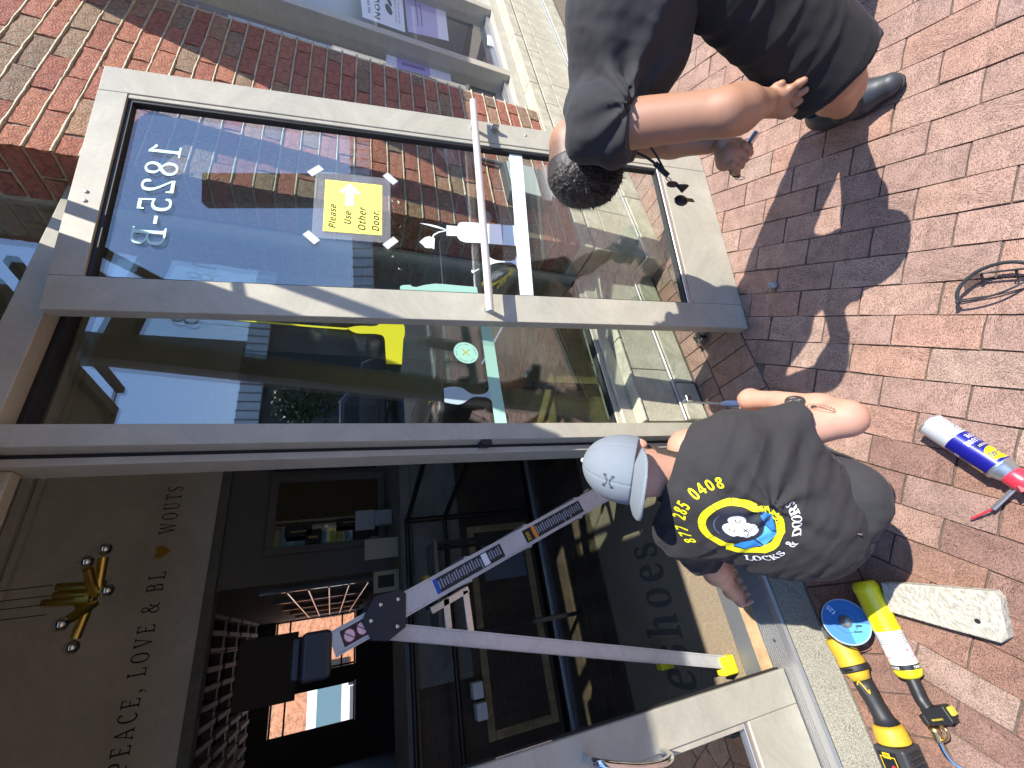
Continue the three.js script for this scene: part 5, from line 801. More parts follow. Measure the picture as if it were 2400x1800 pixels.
  part(tl, 'shaft', tube([toolT.clone().add(V(0.012, -0.02, 0.012)), toolT, toolT.clone().lerp(toolB, 0.1), hs], 0.0042, 10, 30), M.chrome);
  part(tl, 'tip', bx(-0.012, 0.012, -0.022, 0.006, -0.006, 0.006, 0.003).translate(toolT.x + 0.012, toolT.y - 0.018, toolT.z + 0.012), M.chrome);
  const hg = lathe([[0.0045, 0], [0.0105, 0.02], [0.0125, 0.05], [0.0115, 0.12], [0.013, 0.17], [0.0125, 0.20], [0.001, 0.205]], 18); part(tl, 'handle', alongY(hg, hs, toolB), phys([0.05, 0.075, 0.16], 0.25, { clearcoat: 0.6 }));
}
// ---- the man bent over beside the door
{
  const man = thing('person', 'man in a black shirt and shorts bent over with one hand on his knee', 'person');
  const shL = atD(1408, 300, 1.0), shR = atD(1412, 322, 1.32), PC = atD(1512, -110, 0.97), hipL = PC.clone().add(V(-0.065, -0.09, 0.055)), hipR = PC.clone().add(V(0.09, -0.09, -0.05)), CC = atD(1462, 150, 1.1), NK = shL.clone().lerp(shR, 0.5).add(V(-0.02, -0.005, -0.02));
  const elL = atD(1700, 264, 0.90), wrL = atD(1785, 243, 0.945), elR = V(1.2, 0.69, -0.55), wrR = V(1.11, 0.53, -0.452);
  const knL = atD(1950, 172, 1.02), anL = atD(1975, 250, 1.335), knR = V(1.46, 0.48, -0.10), anR = V(1.66, 0.1, 0.02);
  const r = shR.clone().sub(shL).normalize(), s = shL.clone().lerp(shR, 0.5).sub(PC).normalize(), nb = r.clone().cross(s).normalize();
  const hd = headField(atD(1370, 372, 1.2), V(-0.82, -0.24, -0.46), V(-0.05, -0.93, 0.1), NK.clone().add(V(0.02, 0, 0)), 1.0);
  const arm = union(0.02, cap(shL, elL, 0.056, 0.045), cap(elL, elL.clone().lerp(wrL, 0.35), 0.043, 0.047), cap(elL.clone().lerp(wrL, 0.35), wrL, 0.047, 0.031), cap(shR, elR, 0.054, 0.045), cap(elR, elR.clone().lerp(wrR, 0.35), 0.042, 0.045), cap(elR.clone().lerp(wrR, 0.35), wrR, 0.045, 0.03));
  const legs = union(0.03, cap(hipL, knL, 0.085, 0.062), cap(knL, knL.clone().lerp(anL, 0.4), 0.056, 0.058), cap(knL.clone().lerp(anL, 0.4), anL, 0.058, 0.037), cap(hipR, knR, 0.085, 0.062), cap(knR, knR.clone().lerp(anR, 0.4), 0.056, 0.058), cap(knR.clone().lerp(anR, 0.4), anR, 0.058, 0.037));
  const trunk = union(0.06, ell(CC, [r, s, nb], [0.165, 0.21, 0.105]), ell(PC, [r, s, nb], [0.15, 0.12, 0.115]), cap(shL, shR, 0.056, 0.056));
  const body = union(0.025, trunk, arm, legs), tone = skinTone([0.35, 0.175, 0.10]);
  // shorts
  const kL = hipL.clone().lerp(knL, 0.98), kn = knL.clone().sub(hipL).normalize(), kR = hipR.clone().lerp(knR, 0.95), knr = knR.clone().sub(hipR).normalize();
  const sh0 = union(0.06, ell(PC.clone().addScaledVector(s, -0.03), [r, s, nb], [0.165, 0.13, 0.135]), cap(hipR, kR.clone().addScaledVector(knr, 0.05), 0.105, 0.10)), shl = cap(hipL, kL.clone().addScaledVector(kn, 0.06), 0.108, 0.098);
  const shortsF = (p) => { let d = smin(smax(sh0(p), V().copy(p).sub(kR).dot(knr), 0.008), smax(shl(p), V().copy(p).sub(kL).dot(kn) - 0.02, 0.008), 0.05); d = smax(d, -(sdCap(p, kL.clone().addScaledVector(kn, -0.01), kL.clone().addScaledVector(kn, 0.12), 0.075, 0.08)), 0.006); return d - 0.006 * Math.max(0, ridges(p, kn, V(0, 1, 0), 4, 16, 1.1)) - 0.002 * noise(p.x * 30, p.y * 30, p.z * 30); };
  // left hand spread on the knee
  const P = (x, y, h = 0.009) => { let D = 0.7; for (let i = 0; i < 80 && D < 1.25; i++) { const q = shortsF(atD(x, y, D)) - h; if (q < 0.0006) break; D += Math.max(0.0008, q * 0.7); } return atD(x, y, Math.min(D, 1.04)); };
  const pc = P(1812, 238, 0.016), k0 = P(1838, 218, 0.012), k1 = P(1838, 262, 0.012);
  const chL = [[P(1838, 222), P(1856, 208), P(1872, 196), P(1884, 189, 0.006)], [P(1840, 236), P(1858, 228), P(1874, 218), P(1887, 211, 0.006)], [P(1838, 249), P(1852, 246), P(1864, 241), P(1874, 236, 0.006)], [P(1833, 262), P(1845, 264), P(1854, 263), P(1861, 259, 0.006)], [P(1805, 218, 0.012), P(1818, 203), P(1832, 196, 0.006)]];
  const handL = handField(wrL, [P(1800, 240, 0.018), pc, k0, k1], chL, 0.0094);
  // right hand closed on the pen light
  const ta = atD(1772, 312, 1.20), tb = atD(1712, 400, 1.22), hc = tb.clone().lerp(ta, 0.30), fc = fistChains(hc, ta.clone().sub(tb), wrR.clone().sub(hc).add(V(0, 0.05, 0.06)), 0.010, 1), handR = handField(wrR, fc.palm, fc.chains, 0.0092);
  const bb = box3([shL, shR, PC, NK, elL, wrL, elR, wrR, knL, anL, knR, anR], 0.14), hb = box3([hd.c], 0.17), hL = box3([wrL, chL[0][3], chL[3][3]], 0.07), hR = box3([wrR, hc], 0.085);
  const headTone = (p) => { const c = tone(p), q = V().copy(p).sub(hd.c), y = q.dot(hd.Y), z = q.dot(hd.Z); const k = clamp((0.35 * 1 - (z - 0.035) * 14) * 0.9, 0, 1) * sst(-0.085, -0.02, y); const g = k * (0.62 + 0.25 * noise(p.x * 300, p.y * 300, p.z * 300)); return [mix(c[0], 0.03, g), mix(c[1], 0.024, g), mix(c[2], 0.02, g)]; };
  skinMesh(man, [nets(body, bb.min, bb.max, 0.011, tone), nets(hd.f, hb.min, hb.max, 0.0048, headTone), nets(handL, hL.min, hL.max, 0.0036, tone), nets(handR, hR.min, hR.max, 0.0036, tone)]);
  for (const e of hd.eyes) { const g = new THREE.SphereGeometry(0.0115, 14, 10); g.translate(e.x, e.y, e.z); part(man, 'eye', g, mat([0.7, 0.68, 0.65], 0.2)); }
  // hair on the crown with uneven tips
  const hairF = (p) => { const q = V().copy(p).sub(hd.c), y = q.dot(hd.Y), z = q.dot(hd.Z), x = q.dot(hd.X); const th = 0.007 * sst(-0.01, 0.07, y) + 0.009 * sst(0.0, 0.06, z) * sst(0.02, 0.07, y); const n = noise(p.x * 90, p.y * 90, p.z * 90), m = noise(p.x * 230, p.y * 230, p.z * 230); let d = sdEll(p, hd.at(0, 0.028, -0.012), [hd.X, hd.Y, hd.Z], [0.077, 0.096, 0.098]) - 0.002 - th * (1 + 0.45 * n + 0.35 * m); return smax(d, 0.012 + 0.35 * (z > 0 ? z : 0) - y + 0.02 * (z < -0.04 ? -1 : 0), 0.01); };
  const cut = box3([hd.c], 0.17); part(man, 'hair', nets(hairF, cut.min, cut.max, 0.0036, (p) => { const n = 1 + 0.7 * noise(p.x * 210, p.y * 210, p.z * 210); return [0.022 * n, 0.016 * n, 0.012 * n]; }), vc(0.55));
  // strands
  const st = []; for (let i = 0; i < 2600; i++) { const a = rr(-1.25, 1.25), b = rr(-1.0, 1.25); const dir = hd.X.clone().multiplyScalar(Math.sin(a)).addScaledVector(hd.Y, Math.cos(a) * Math.cos(b)).addScaledVector(hd.Z, Math.sin(b) * Math.cos(a)).normalize(); const o = hd.at(0, 0.03, -0.008).addScaledVector(dir, 0.096); const e = o.clone().addScaledVector(dir, rr(0.008, 0.019)).addScaledVector(hd.Z, 0.006).add(V(rr(-1, 1), rr(-1, 1), rr(-1, 1)).multiplyScalar(0.008)); const w = V(rr(-1, 1), rr(-1, 1), rr(-1, 1)).normalize().multiplyScalar(0.0013); st.push(o.x - w.x, o.y - w.y, o.z - w.z, o.x + w.x, o.y + w.y, o.z + w.z, e.x, e.y, e.z); }
  const sg = new THREE.BufferGeometry(); sg.setAttribute('position', new THREE.Float32BufferAttribute(st, 3)); sg.computeVertexNormals(); const so2 = part(man, 'hair_tips', sg, mat([0.02, 0.015, 0.011], 0.5, { side: THREE.DoubleSide })); so2.userData.kind = 'stuff';
  // shirt
  const slL = shL.clone().lerp(elL, 0.24), nL = elL.clone().sub(shL).normalize(), slR = shR.clone().lerp(elR, 0.55), nR = elR.clone().sub(shR).normalize();
  const bodyS = union(0.07, ell(CC.clone().addScaledVector(s, -0.01), [r, s, nb], [0.190, 0.235, 0.132]), ell(PC.clone().addScaledVector(s, 0.09), [r, s, nb], [0.180, 0.16, 0.150]), cap(shL, shR, 0.074, 0.074), cap(shL.clone().lerp(shR, 0.5), NK, 0.072, 0.07));
  const hemC = PC.clone().addScaledVector(s, -0.02), neckC = NK.clone().addScaledVector(s, 0.02), pit = shL.clone().lerp(CC, 0.35).addScaledVector(nb, -0.05), d1 = s.clone(), d2 = nb.clone().addScaledVector(r, -0.4).normalize();
  const shirtF = (p) => {
    let b = smax(bodyS(p), V().copy(hemC).sub(p).dot(s), 0.01); b = smax(b, V().copy(p).sub(neckC).dot(s), 0.008);
    const aL = smax(sdCap(p, shL, slL.clone().addScaledVector(nL, 0.04), 0.074, 0.078), V().copy(p).sub(slL).dot(nL), 0.005), aR = smax(sdCap(p, shR, slR.clone().addScaledVector(nR, 0.04), 0.072, 0.08), V().copy(p).sub(slR).dot(nR), 0.005);
    let d = smin(b, smin(aL, aR, 0.02), 0.04); const q = V().copy(p).sub(pit), dp = q.length(), ang = Math.atan2(q.dot(nb), q.dot(s));
    d -= 0.016 * Math.exp(-((dp / 0.26) ** 2)) * sst(0.03, 0.1, dp) * (0.5 + 0.5 * Math.cos(ang * 8 + 2.5 * noise(p.x * 8, p.y * 8, p.z * 8)));
    d -= 0.0055 * Math.max(0, ridges(p, d1, d2, 12, 5, 7.7)) + 0.0018 * noise(p.x * 40, p.y * 40, p.z * 40); return d + 0.004;
  };
  const sb = box3([shL, shR, PC, NK, slL, slR], 0.20); part(man, 'shirt', nets(shirtF, sb.min, sb.max, 0.0075, clothTone([0.026, 0.0245, 0.025])), clothM);
  part(man, 'shirt_print', wrap(shirtF, CC.clone().addScaledVector(nb, 0.1).addScaledVector(s, -0.03).addScaledVector(r, 0.10), r, s, nb.clone().negate(), 0.32, 0.32, 60, 60, 0.0012, 0.2), print(shirtPrint, { roughness: 0.7 }));
  const kb = box3([PC, hipL, hipR, knL, knR], 0.2); part(man, 'shorts', nets(shortsF, kb.min, kb.max, 0.008, clothTone([0.014, 0.012, 0.011])), clothM);
  const sm = mat([0.035, 0.037, 0.04], 0.5), so = mat([0.012, 0.012, 0.012], 0.7); shoe(man, V(1.325, 0, -0.38), V(1.19, 0, -0.185), sm, so); shoe(man, V(1.62, 0, 0.10), V(1.75, 0, -0.12), sm, so);
  const sk = (a, n) => part(man, 'sock', tube([a.clone().add(V(0, -0.02, 0)), a.clone().add(V(n.x * 0.03, 0.03, n.z * 0.03))], 0.043, 16, 4), M.rubber); sk(anL, V(-0.5, 0, 0.3)); sk(anR, V(0, 0, 0));
  // pen light and key ring in the hand
  const pl = thing('pen_light', 'silver and black pen light with a key ring in the bent man\'s hand', 'flashlight'); part(pl, 'barrel', capTube([tb, tb.clone().lerp(ta, 0.72)], 0.0088, 14), mat([0.02, 0.02, 0.022], 0.3)); part(pl, 'head', capTube([tb.clone().lerp(ta, 0.721), ta], 0.0096, 14), M.brushed);
  const rg = new THREE.TorusGeometry(0.017, 0.0035, 10, 28); const ro = atD(1722, 405, 1.235); rg.rotateX(0.6); rg.rotateY(0.5); rg.translate(ro.x, ro.y, ro.z); part(pl, 'dial_ring', rg, mat([0.10, 0.09, 0.05], 0.3, { metalness: 0.8 })); const fcg = new THREE.CircleGeometry(0.015, 24); fcg.rotateX(0.6); fcg.rotateY(0.5); fcg.translate(ro.x, ro.y, ro.z); part(pl, 'dial_face', fcg, mat([0.12, 0.13, 0.07], 0.25)); const kr = new THREE.TorusGeometry(0.012, 0.0014, 6, 24); const r2 = atD(1734, 418, 1.24); kr.rotateY(0.9); kr.translate(r2.x, r2.y, r2.z); part(pl, 'key_ring', kr, M.steel);
  // lanyard with keys hanging from his neck
  const ln = thing('key_lanyard', 'black neck lanyard with keys and round fob hanging in front of the door', 'lanyard'); const Q = (x, y, D = 1.24) => atD(x, y, D);
  const strap = (a, b, w) => { const d = b.clone().sub(a), n = V(0, EYE, 0).sub(a).cross(d).normalize().multiplyScalar(w); const g = new THREE.BufferGeometry(); const t = d.clone().cross(n).normalize().multiplyScalar(0.0012); const v = [a.clone().add(n), a.clone().sub(n), b.clone().sub(n), b.clone().add(n)]; const pos = []; for (const sg2 of [1, -1]) { const k = v.map(q => q.clone().addScaledVector(t, sg2)); pos.push(...[0, 1, 2, 0, 2, 3].flatMap(i => k[sg2 > 0 ? i : (i === 1 ? 2 : i === 2 ? 1 : i === 3 ? 3 : 0)].toArray())); } g.setAttribute('position', new THREE.Float32BufferAttribute(pos, 3)); g.computeVertexNormals(); return g; };
  part(ln, 'strap', tube([Q(1460, 345, 1.22), Q(1520, 372, 1.23), Q(1562, 408)], 0.004, 8), M.black); part(ln, 'strap', tube([Q(1480, 300, 1.2), Q(1530, 352, 1.22), Q(1562, 408)], 0.0032, 8), M.black);
  part(ln, 'clip_strap', tube([Q(1535, 383, 1.235), Q(1556, 403), Q(1566, 412)], 0.008, 8), M.black); const tr = new THREE.TorusGeometry(0.009, 0.0017, 8, 22); const c0 = Q(1567, 420); tr.translate(c0.x, c0.y, c0.z); part(ln, 'split_ring', tr, M.steel);
  const tagG = lathe([[0.0001, -0.002], [0.015, -0.002], [0.016, 0], [0.015, 0.002], [0.0001, 0.002]], 24); tagG.rotateX(1.2); tagG.scale(0.8, 1.15, 1); const c1 = Q(1576, 432); tagG.translate(c1.x, c1.y, c1.z); part(ln, 'leather_tag', tagG, mat([0.10, 0.055, 0.045], 0.6));
  const tri = new THREE.ExtrudeGeometry(new THREE.Shape([[-0.013, 0.016], [0.015, 0.013], [0.006, -0.03], [0.0, -0.032]].map(p => new THREE.Vector2(...p))), { depth: 0.006, bevelSize: 0.001, bevelThickness: 0.001, bevelSegments: 1 }); tri.rotateZ(0.5); const c2 = Q(1598, 443); tri.translate(c2.x, c2.y, c2.z); part(ln, 'black_fob', tri, M.black);
  const fob = lathe([[0.0001, -0.007], [0.017, -0.006], [0.02, 0], [0.017, 0.006], [0.0001, 0.007]], 24); fob.rotateX(1.3); const c3 = Q(1596, 470); fob.translate(c3.x, c3.y, c3.z); part(ln, 'round_fob', fob, mat([0.018, 0.018, 0.02], 0.35)); part(ln, 'key', bx(-0.007, 0.007, -0.022, 0.012, 0.0, 0.003, 0.001).rotateZ(0.2).translate(c3.x - 0.004, c3.y - 0.018, c3.z + 0.008), mat([0.04, 0.04, 0.042], 0.3, { metalness: 0.6 }));
}
// ------------------------------------------------------------------ things lying on the paving
{ // spray can
  const c = thing('spray_can', 'blue and silver spray can with a red cap lying on the paving', 'spray can'); const R = 0.0325;
  const A = onY(2178, 992, R + 0.001), B0 = onY(2385, 1122, R + 0.001), ax = B0.clone().sub(A).normalize(); const L = 0.165;
  const lab = canvasTex(1024, 768, (g, w, h) => {
    const gr = g; gr.fillStyle = '#c9ccce'; gr.fillRect(0, 0, w, h); gr.fillStyle = '#20218c'; gr.fillRect(0, 0, w, h * 0.56); gr.beginPath(); gr.fillStyle = '#20218c'; gr.fillRect(0, 0, w, h * 0.6);
    for (const x of [256, 768]) { gr.fillStyle = '#f6e01c'; gr.beginPath(); gr.ellipse(x, 110, 150, 92, 0, 0, 7); gr.fill(); gr.fillRect(x - 150, 30, 300, 80); gr.fillStyle = '#20218c'; gr.font = 'bold 82px sans-serif'; gr.textAlign = 'center'; gr.fillText('WD-40', x, 130); gr.fillStyle = '#16164e'; gr.fillRect(x - 150, 214, 300, 52); gr.fillStyle = '#e8e8ea'; gr.font = 'bold 38px sans-serif'; gr.fillText('SPECIALIST', x, 253); gr.font = 'bold 74px sans-serif'; gr.fillText('DRY LUBE', x, 345); gr.fillText('PTFE', x, 420); gr.fillStyle = '#5a5d66'; gr.beginPath(); gr.arc(x, 530, 48, 0, 7); gr.fill(); gr.fillStyle = '#d8dadd'; gr.beginPath(); gr.arc(x, 530, 38, 0, 7); gr.fill(); gr.fillStyle = '#5a5d66'; gr.font = 'bold 30px sans-serif'; gr.fillText('PRO', x, 541); gr.font = '18px sans-serif'; for (let i = 0; i < 6; i++) gr.fillText('cleans and protects tools', x, 610 + i * 22); }
  });
  const bodyG = lathe([[R, 0.004], [R, L]], 40); part(c, 'body', alongY(bodyG, A, A.clone().add(ax), 2.2), new THREE.MeshPhysicalMaterial({ map: lab, roughness: 0.28, metalness: 0.35, clearcoat: 0.7, clearcoatRoughness: 0.15 }));
  part(c, 'base_rim', alongY(lathe([[0.0005, 0.006], [0.024, 0.004], [0.028, -0.001], [R + 0.0004, 0.0], [R + 0.0006, 0.0045], [R - 0.001, 0.006]], 36), A, A.clone().add(ax)), M.brushed);
  part(c, 'shoulder', alongY(lathe([[R, L], [R + 0.0015, L + 0.003], [R, L + 0.006], [0.029, L + 0.010], [0.026, L + 0.022], [0.021, L + 0.030], [0.018, L + 0.033]], 36), A, A.clone().add(ax)), mat([0.42, 0.44, 0.44], 0.32, { metalness: 0.8 }));
  const C0 = A.clone().addScaledVector(ax, L + 0.026), red = phys([0.62, 0.035, 0.06], 0.3, { clearcoat: 0.3 }); const cp = part(c, 'cap', alongY(lathe([[0.0235, 0], [0.0255, 0.004], [0.0255, 0.022], [0.023, 0.036], [0.015, 0.044], [0.0005, 0.046]], 30), C0, C0.clone().add(ax)), red);
  const n0 = onY(2349, 1176, 0.026), n1 = onY(2328, 1192, 0.024), n2 = onY(2277, 1216, 0.012); part(cp, 'nozzle', capTube([C0.clone().addScaledVector(ax, 0.022), n1], 0.0055, 12), M.brushed); part(cp, 'straw', capTube([n1, n2], 0.0028, 8), red);
  part(cp, 'trigger', bx(-0.008, 0.008, -0.016, 0.016, -0.003, 0.003, 0.002).rotateX(-1.1).translate(C0.x + ax.x * 0.04, C0.y + 0.016, C0.z + ax.z * 0.04), mat([0.3, 0.02, 0.03], 0.4));
}
{ // gas torch
  const t = thing('gas_torch', 'yellow gas cylinder torch with a black burner handle lying on the paving', 'torch'); const R = 0.034, A = onY(2022, 1362, R + 0.001), B = onY(2136, 1588, R + 0.001), ax = B.clone().sub(A).normalize(), L = A.distanceTo(B);
  const lab = canvasTex(1024, 512, (g, w, h) => { g.fillStyle = '#d9d9d6'; g.fillRect(0, 0, w, h); g.textAlign = 'center'; for (const x of [170, 512, 854]) { g.fillStyle = '#3a3a3a'; g.font = 'bold 26px sans-serif'; for (let i = 0; i < 5; i++) g.fillText('gas mixture danger keep', x, 60 + i * 30); g.fillStyle = '#c23048'; g.save(); g.translate(x + 60, 262); g.rotate(0.785); g.strokeStyle = '#c23048'; g.lineWidth = 6; g.strokeRect(-24, -24, 48, 48); g.fillRect(-12, -12, 24, 24); g.restore(); g.strokeStyle = '#888'; g.beginPath(); g.arc(x - 50, 262, 26, 0, 7); g.stroke(); g.font = 'bold 44px serif'; g.fillText('Ultragas', x, 360); g.fillStyle = '#f0dc20'; g.font = 'bold 34px sans-serif'; g.fillText('2205', x, 420); g.fillStyle = '#22221e'; g.fillRect(x - 172, 446, 344, 66); g.fillStyle = '#e8e8e0'; g.font = 'bold 46px sans-serif'; g.fillText('SIEVERT', x, 498); } });
  const yl = phys([0.80, 0.68, 0.01], 0.35, { clearcoat: 0.4 });
  part(t, 'cylinder', alongY(lathe([[0.0005, 0.006], [0.02, 0.002], [0.028, 0], [R, 0.012], [R + 0.0015, 0.02], [R + 0.0015, 0.024], [R, 0.028], [R, L * 0.50], [R + 0.0012, L * 0.505], [R + 0.0012, L * 0.52], [R, L * 0.53]], 40), A, A.clone().add(ax)), yl);
  part(t, 'label', alongY(lathe([[R, L * 0.91], [R, L * 0.53]].reverse(), 40), A, A.clone().add(ax), 1.0), new THREE.MeshPhysicalMaterial({ map: lab, roughness: 0.4, clearcoat: 0.4, side: THREE.DoubleSide }));
  lab.flipY = true; lab.wrapT = THREE.RepeatWrapping; lab.repeat.set(1, -1);
  part(t, 'shoulder', alongY(lathe([[R, L * 0.91], [R + 0.0006, L * 0.93], [R - 0.003, L * 0.975], [R - 0.012, L * 1.0], [0.0135, L * 1.008], [0.0005, L * 1.01]], 40), A, A.clone().add(ax)), yl);
  const blk = mat([0.016, 0.016, 0.017], 0.45), brass = mat([0.66, 0.47, 0.2], 0.3, { metalness: 1 });
  const h0 = A.clone().addScaledVector(ax, L), h1 = onY(2160, 1640, 0.042), h2 = onY(2176, 1662, 0.046), h3 = onY(2190, 1690, 0.045);
  part(t, 'handle', merge([capTube([h0, h0.clone().lerp(h1, 0.5), h1, h2], 0.017, 16)]), blk);
  const bd = h3.clone().sub(h2).normalize(), q = onY(2228, 1655, 0.046).sub(h2).normalize(); const bk = frameMat(h2.clone().lerp(h3, 0.45).addScaledVector(q, 0.018), q, V(0, 1, 0), q.clone().cross(V(0, 1, 0)).normalize());
  const bg = bx(-0.030, 0.034, -0.016, 0.016, -0.017, 0.022, 0.005); bg.applyMatrix4(bk); const bo = part(t, 'burner_body', bg, blk); const yb = bx(0.0345, 0.044, -0.010, 0.010, -0.012, 0.008, 0.003); yb.applyMatrix4(bk); part(bo, 'ignition_button', yb, mat([0.55, 0.46, 0.05], 0.5));
  const pl = new THREE.PlaneGeometry(0.03, 0.007); pl.rotateX(-Math.PI / 2); pl.translate(0.0, 0.0164, 0.010); pl.applyMatrix4(bk); part(bo, 'brand_strip', pl, print(canvasTex(256, 64, (g) => { g.clearRect(0, 0, 256, 64); g.fillStyle = '#d8bf3c'; g.font = 'bold 50px sans-serif'; g.fillText('BERNZOMATIC', 0, 48, 256); })));
  const kn = bx(-0.046, -0.0305, -0.012, 0.012, -0.004, 0.02, 0.004); kn.applyMatrix4(bk); part(bo, 'valve_knob', kn, blk);
  const e0 = onY(2186, 1702, 0.045), e1 = onY(2200, 1734, 0.043); part(t, 'brass_valve', alongY(lathe([[0.0005, 0], [0.0125, 0.0], [0.0125, 0.012], [0.011, 0.015], [0.0115, 0.03], [0.009, 0.034], [0.0085, e0.distanceTo(e1)], [0.0005, e0.distanceTo(e1)]], 20), e0, e1), brass);
  part(t, 'fuel_loop', tube([onY(2205, 1700, 0.05), onY(2218, 1712, 0.052), onY(2222, 1728, 0.05), onY(2208, 1737, 0.047), onY(2203, 1733, 0.045)], 0.0034, 8, 30), brass);
  part(t, 'flame_tube', tube([e1, onY(2212, 1760, 0.042), onY(2228, 1782, 0.04), onY(2262, 1806, 0.03), onY(2310, 1828, 0.02)], 0.0062, 12, 40), M.chrome);
}
{ // angle grinder
  const t = thing('angle_grinder', 'yellow and black cordless angle grinder with a blue disc on the paving', 'grinder');
  const yl = mat([0.66, 0.42, 0.03], 0.5, { map: rep(grime, 6) }), blk = mat([0.018, 0.018, 0.019], 0.55), gm = mat([0.30, 0.30, 0.29], 0.4, { metalness: 0.7 });
  const P = (x, y, h = 0.042) => onY(x, y, h); const a0 = P(1962, 1494), a1 = P(2022, 1598), a2 = P(2080, 1700), a3 = P(2112, 1775); const d = a2.clone().sub(a0).normalize();
  const seg = (A, B, rs, n = 24, sy = 1) => { const l = A.distanceTo(B); return alongY(lathe([[0.0005, 0], ...rs.map(([f, r]) => [r, f * l]), [0.0005, l]], n), A, B); };
  const g0 = seg(P(1950, 1462, 0.03), a0, [[0, 0.030], [0.4, 0.036], [1, 0.034]]); part(t, 'gear_head', g0, gm);
  const mb = part(t, 'motor_housing', seg(a0, a1, [[0, 0.034], [0.05, 0.038], [0.45, 0.036], [0.52, 0.039], [0.72, 0.038], [0.85, 0.030], [1, 0.024]]), yl);
  part(mb, 'name_band', seg(a0.clone().lerp(a1, 0.62), a0.clone().lerp(a1, 0.76), [[0, 0.0395], [0.2, 0.0402], [0.8, 0.0402], [1, 0.0395]]), blk);
  const nm = new THREE.PlaneGeometry(0.05, 0.008); { const m = frameMat(a0.clone().lerp(a1, 0.69).addScaledVector(V(0, 1, 0), 0.0408), d.clone().cross(V(0, 1, 0)).normalize(), d.clone().negate(), V(0, 1, 0)); nm.applyMatrix4(m); } part(mb, 'name_print', nm, print(canvasTex(256, 48, (g) => { g.clearRect(0, 0, 256, 48); g.fillStyle = '#9a9a94'; g.font = 'bold 42px sans-serif'; g.fillText('DEWALT', 10, 40); })));
  const hd = part(t, 'grip', seg(a1.clone().lerp(a0, 0.06), a2, [[0, 0.026], [0.2, 0.0255], [0.5, 0.023], [0.8, 0.025], [1, 0.034]]), blk);
  const s0 = a1.clone().lerp(a2, 0.12).add(V(0.014, 0.016, -0.004)), s1 = a1.clone().lerp(a2, 0.42).add(V(0.016, 0.012, 0)); part(hd, 'paddle_switch', capTube([s0, s1], 0.013, 12), blk); part(hd, 'safety_wire', tube([a1.clone().lerp(a2, 0.02).add(V(0, 0.028, 0)), s0.clone().add(V(0.006, 0.012, 0.01)), s1.clone().add(V(0.004, 0.010, 0.016)), s1.clone().add(V(0.016, 0.002, 0.012))], 0.0022, 8, 20), yl);
  part(t, 'rear_collar', seg(a2.clone().lerp(a1, 0.04), a2.clone().lerp(a3, 0.55), [[0, 0.034], [0.25, 0.04], [0.9, 0.043], [1, 0.04]]), yl);
  const Z = a3.clone().sub(a2).normalize(), Y = V(0, 1, 0), X = Y.clone().cross(Z).normalize(); const bm = frameMat(a2.clone().lerp(a3, 0.56).setY(0.041), X, Y, Z); const bt = bx(-0.042, 0.042, -0.038, 0.044, 0.0, 0.075, 0.009); bt.applyMatrix4(bm); const bp = part(t, 'battery', bt, mat([0.035, 0.035, 0.037], 0.5));
  const tg = new THREE.PlaneGeometry(0.048, 0.05); tg.rotateX(-Math.PI / 2); tg.translate(-0.006, 0.0445, 0.036); tg.applyMatrix4(bm); part(bp, 'battery_badge', tg, new THREE.MeshStandardMaterial({ roughness: 0.5, map: canvasTex(128, 128, (g) => { g.fillStyle = '#19191b'; g.fillRect(0, 0, 128, 128); g.strokeStyle = '#d9b420'; g.lineWidth = 6; g.strokeRect(8, 30, 100, 92); g.fillStyle = '#d9b420'; g.fillRect(30, 6, 52, 34); g.fillStyle = '#1a1a1a'; g.font = 'bold 22px sans-serif'; g.fillText('20V', 36, 30); g.fillStyle = '#c0302c'; g.beginPath(); g.arc(78, 92, 16, 0, 7); g.fill(); }) }));
  for (let i = 0; i < 4; i++) { const r = bx(0.0425, 0.0465, -0.02, 0.03, 0.012 + i * 0.015, 0.019 + i * 0.015, 0.001); r.applyMatrix4(bm); part(bp, 'rib', r, blk); }
  // disc
  const dc = P(1982, 1457, 0.066), dn = V(0.10, 0.93, 0.36).normalize(), q = new THREE.Quaternion().setFromUnitVectors(V(0, 1, 0), dn); const T = (g) => { g.applyQuaternion(q); g.translate(dc.x, dc.y, dc.z); return g; };
  const dt = canvasTex(256, 256, (g) => { g.fillStyle = '#2e6fb0'; g.fillRect(0, 0, 256, 256); g.fillStyle = '#49a0b8'; g.beginPath(); g.moveTo(128, 128); g.arc(128, 128, 128, 0.2, 1.5); g.fill(); g.fillStyle = '#d8e4ee'; g.font = 'bold 34px sans-serif'; g.save(); g.translate(128, 128); g.rotate(-2.2); g.fillText('125', 58, 10); g.restore(); g.fillStyle = '#16324a'; g.fillRect(170, 150, 34, 12); g.fillRect(150, 182, 44, 8); g.strokeStyle = '#1b4a7c'; g.lineWidth = 3; g.beginPath(); g.arc(128, 128, 60, 0, 7); g.stroke(); g.strokeStyle = '#8a99a4'; g.lineWidth = 8; g.beginPath(); g.arc(128, 128, 124, 0, 7); g.stroke(); });
  const dg = new THREE.CylinderGeometry(0.064, 0.064, 0.0022, 48); part(t, 'disc', T(dg), new THREE.MeshStandardMaterial({ map: dt, roughness: 0.6 })); part(t, 'flange_nut', T(lathe([[0.0005, 0.012], [0.010, 0.011], [0.0125, 0.006], [0.017, 0.005], [0.018, 0.0012]], 26)), gm);
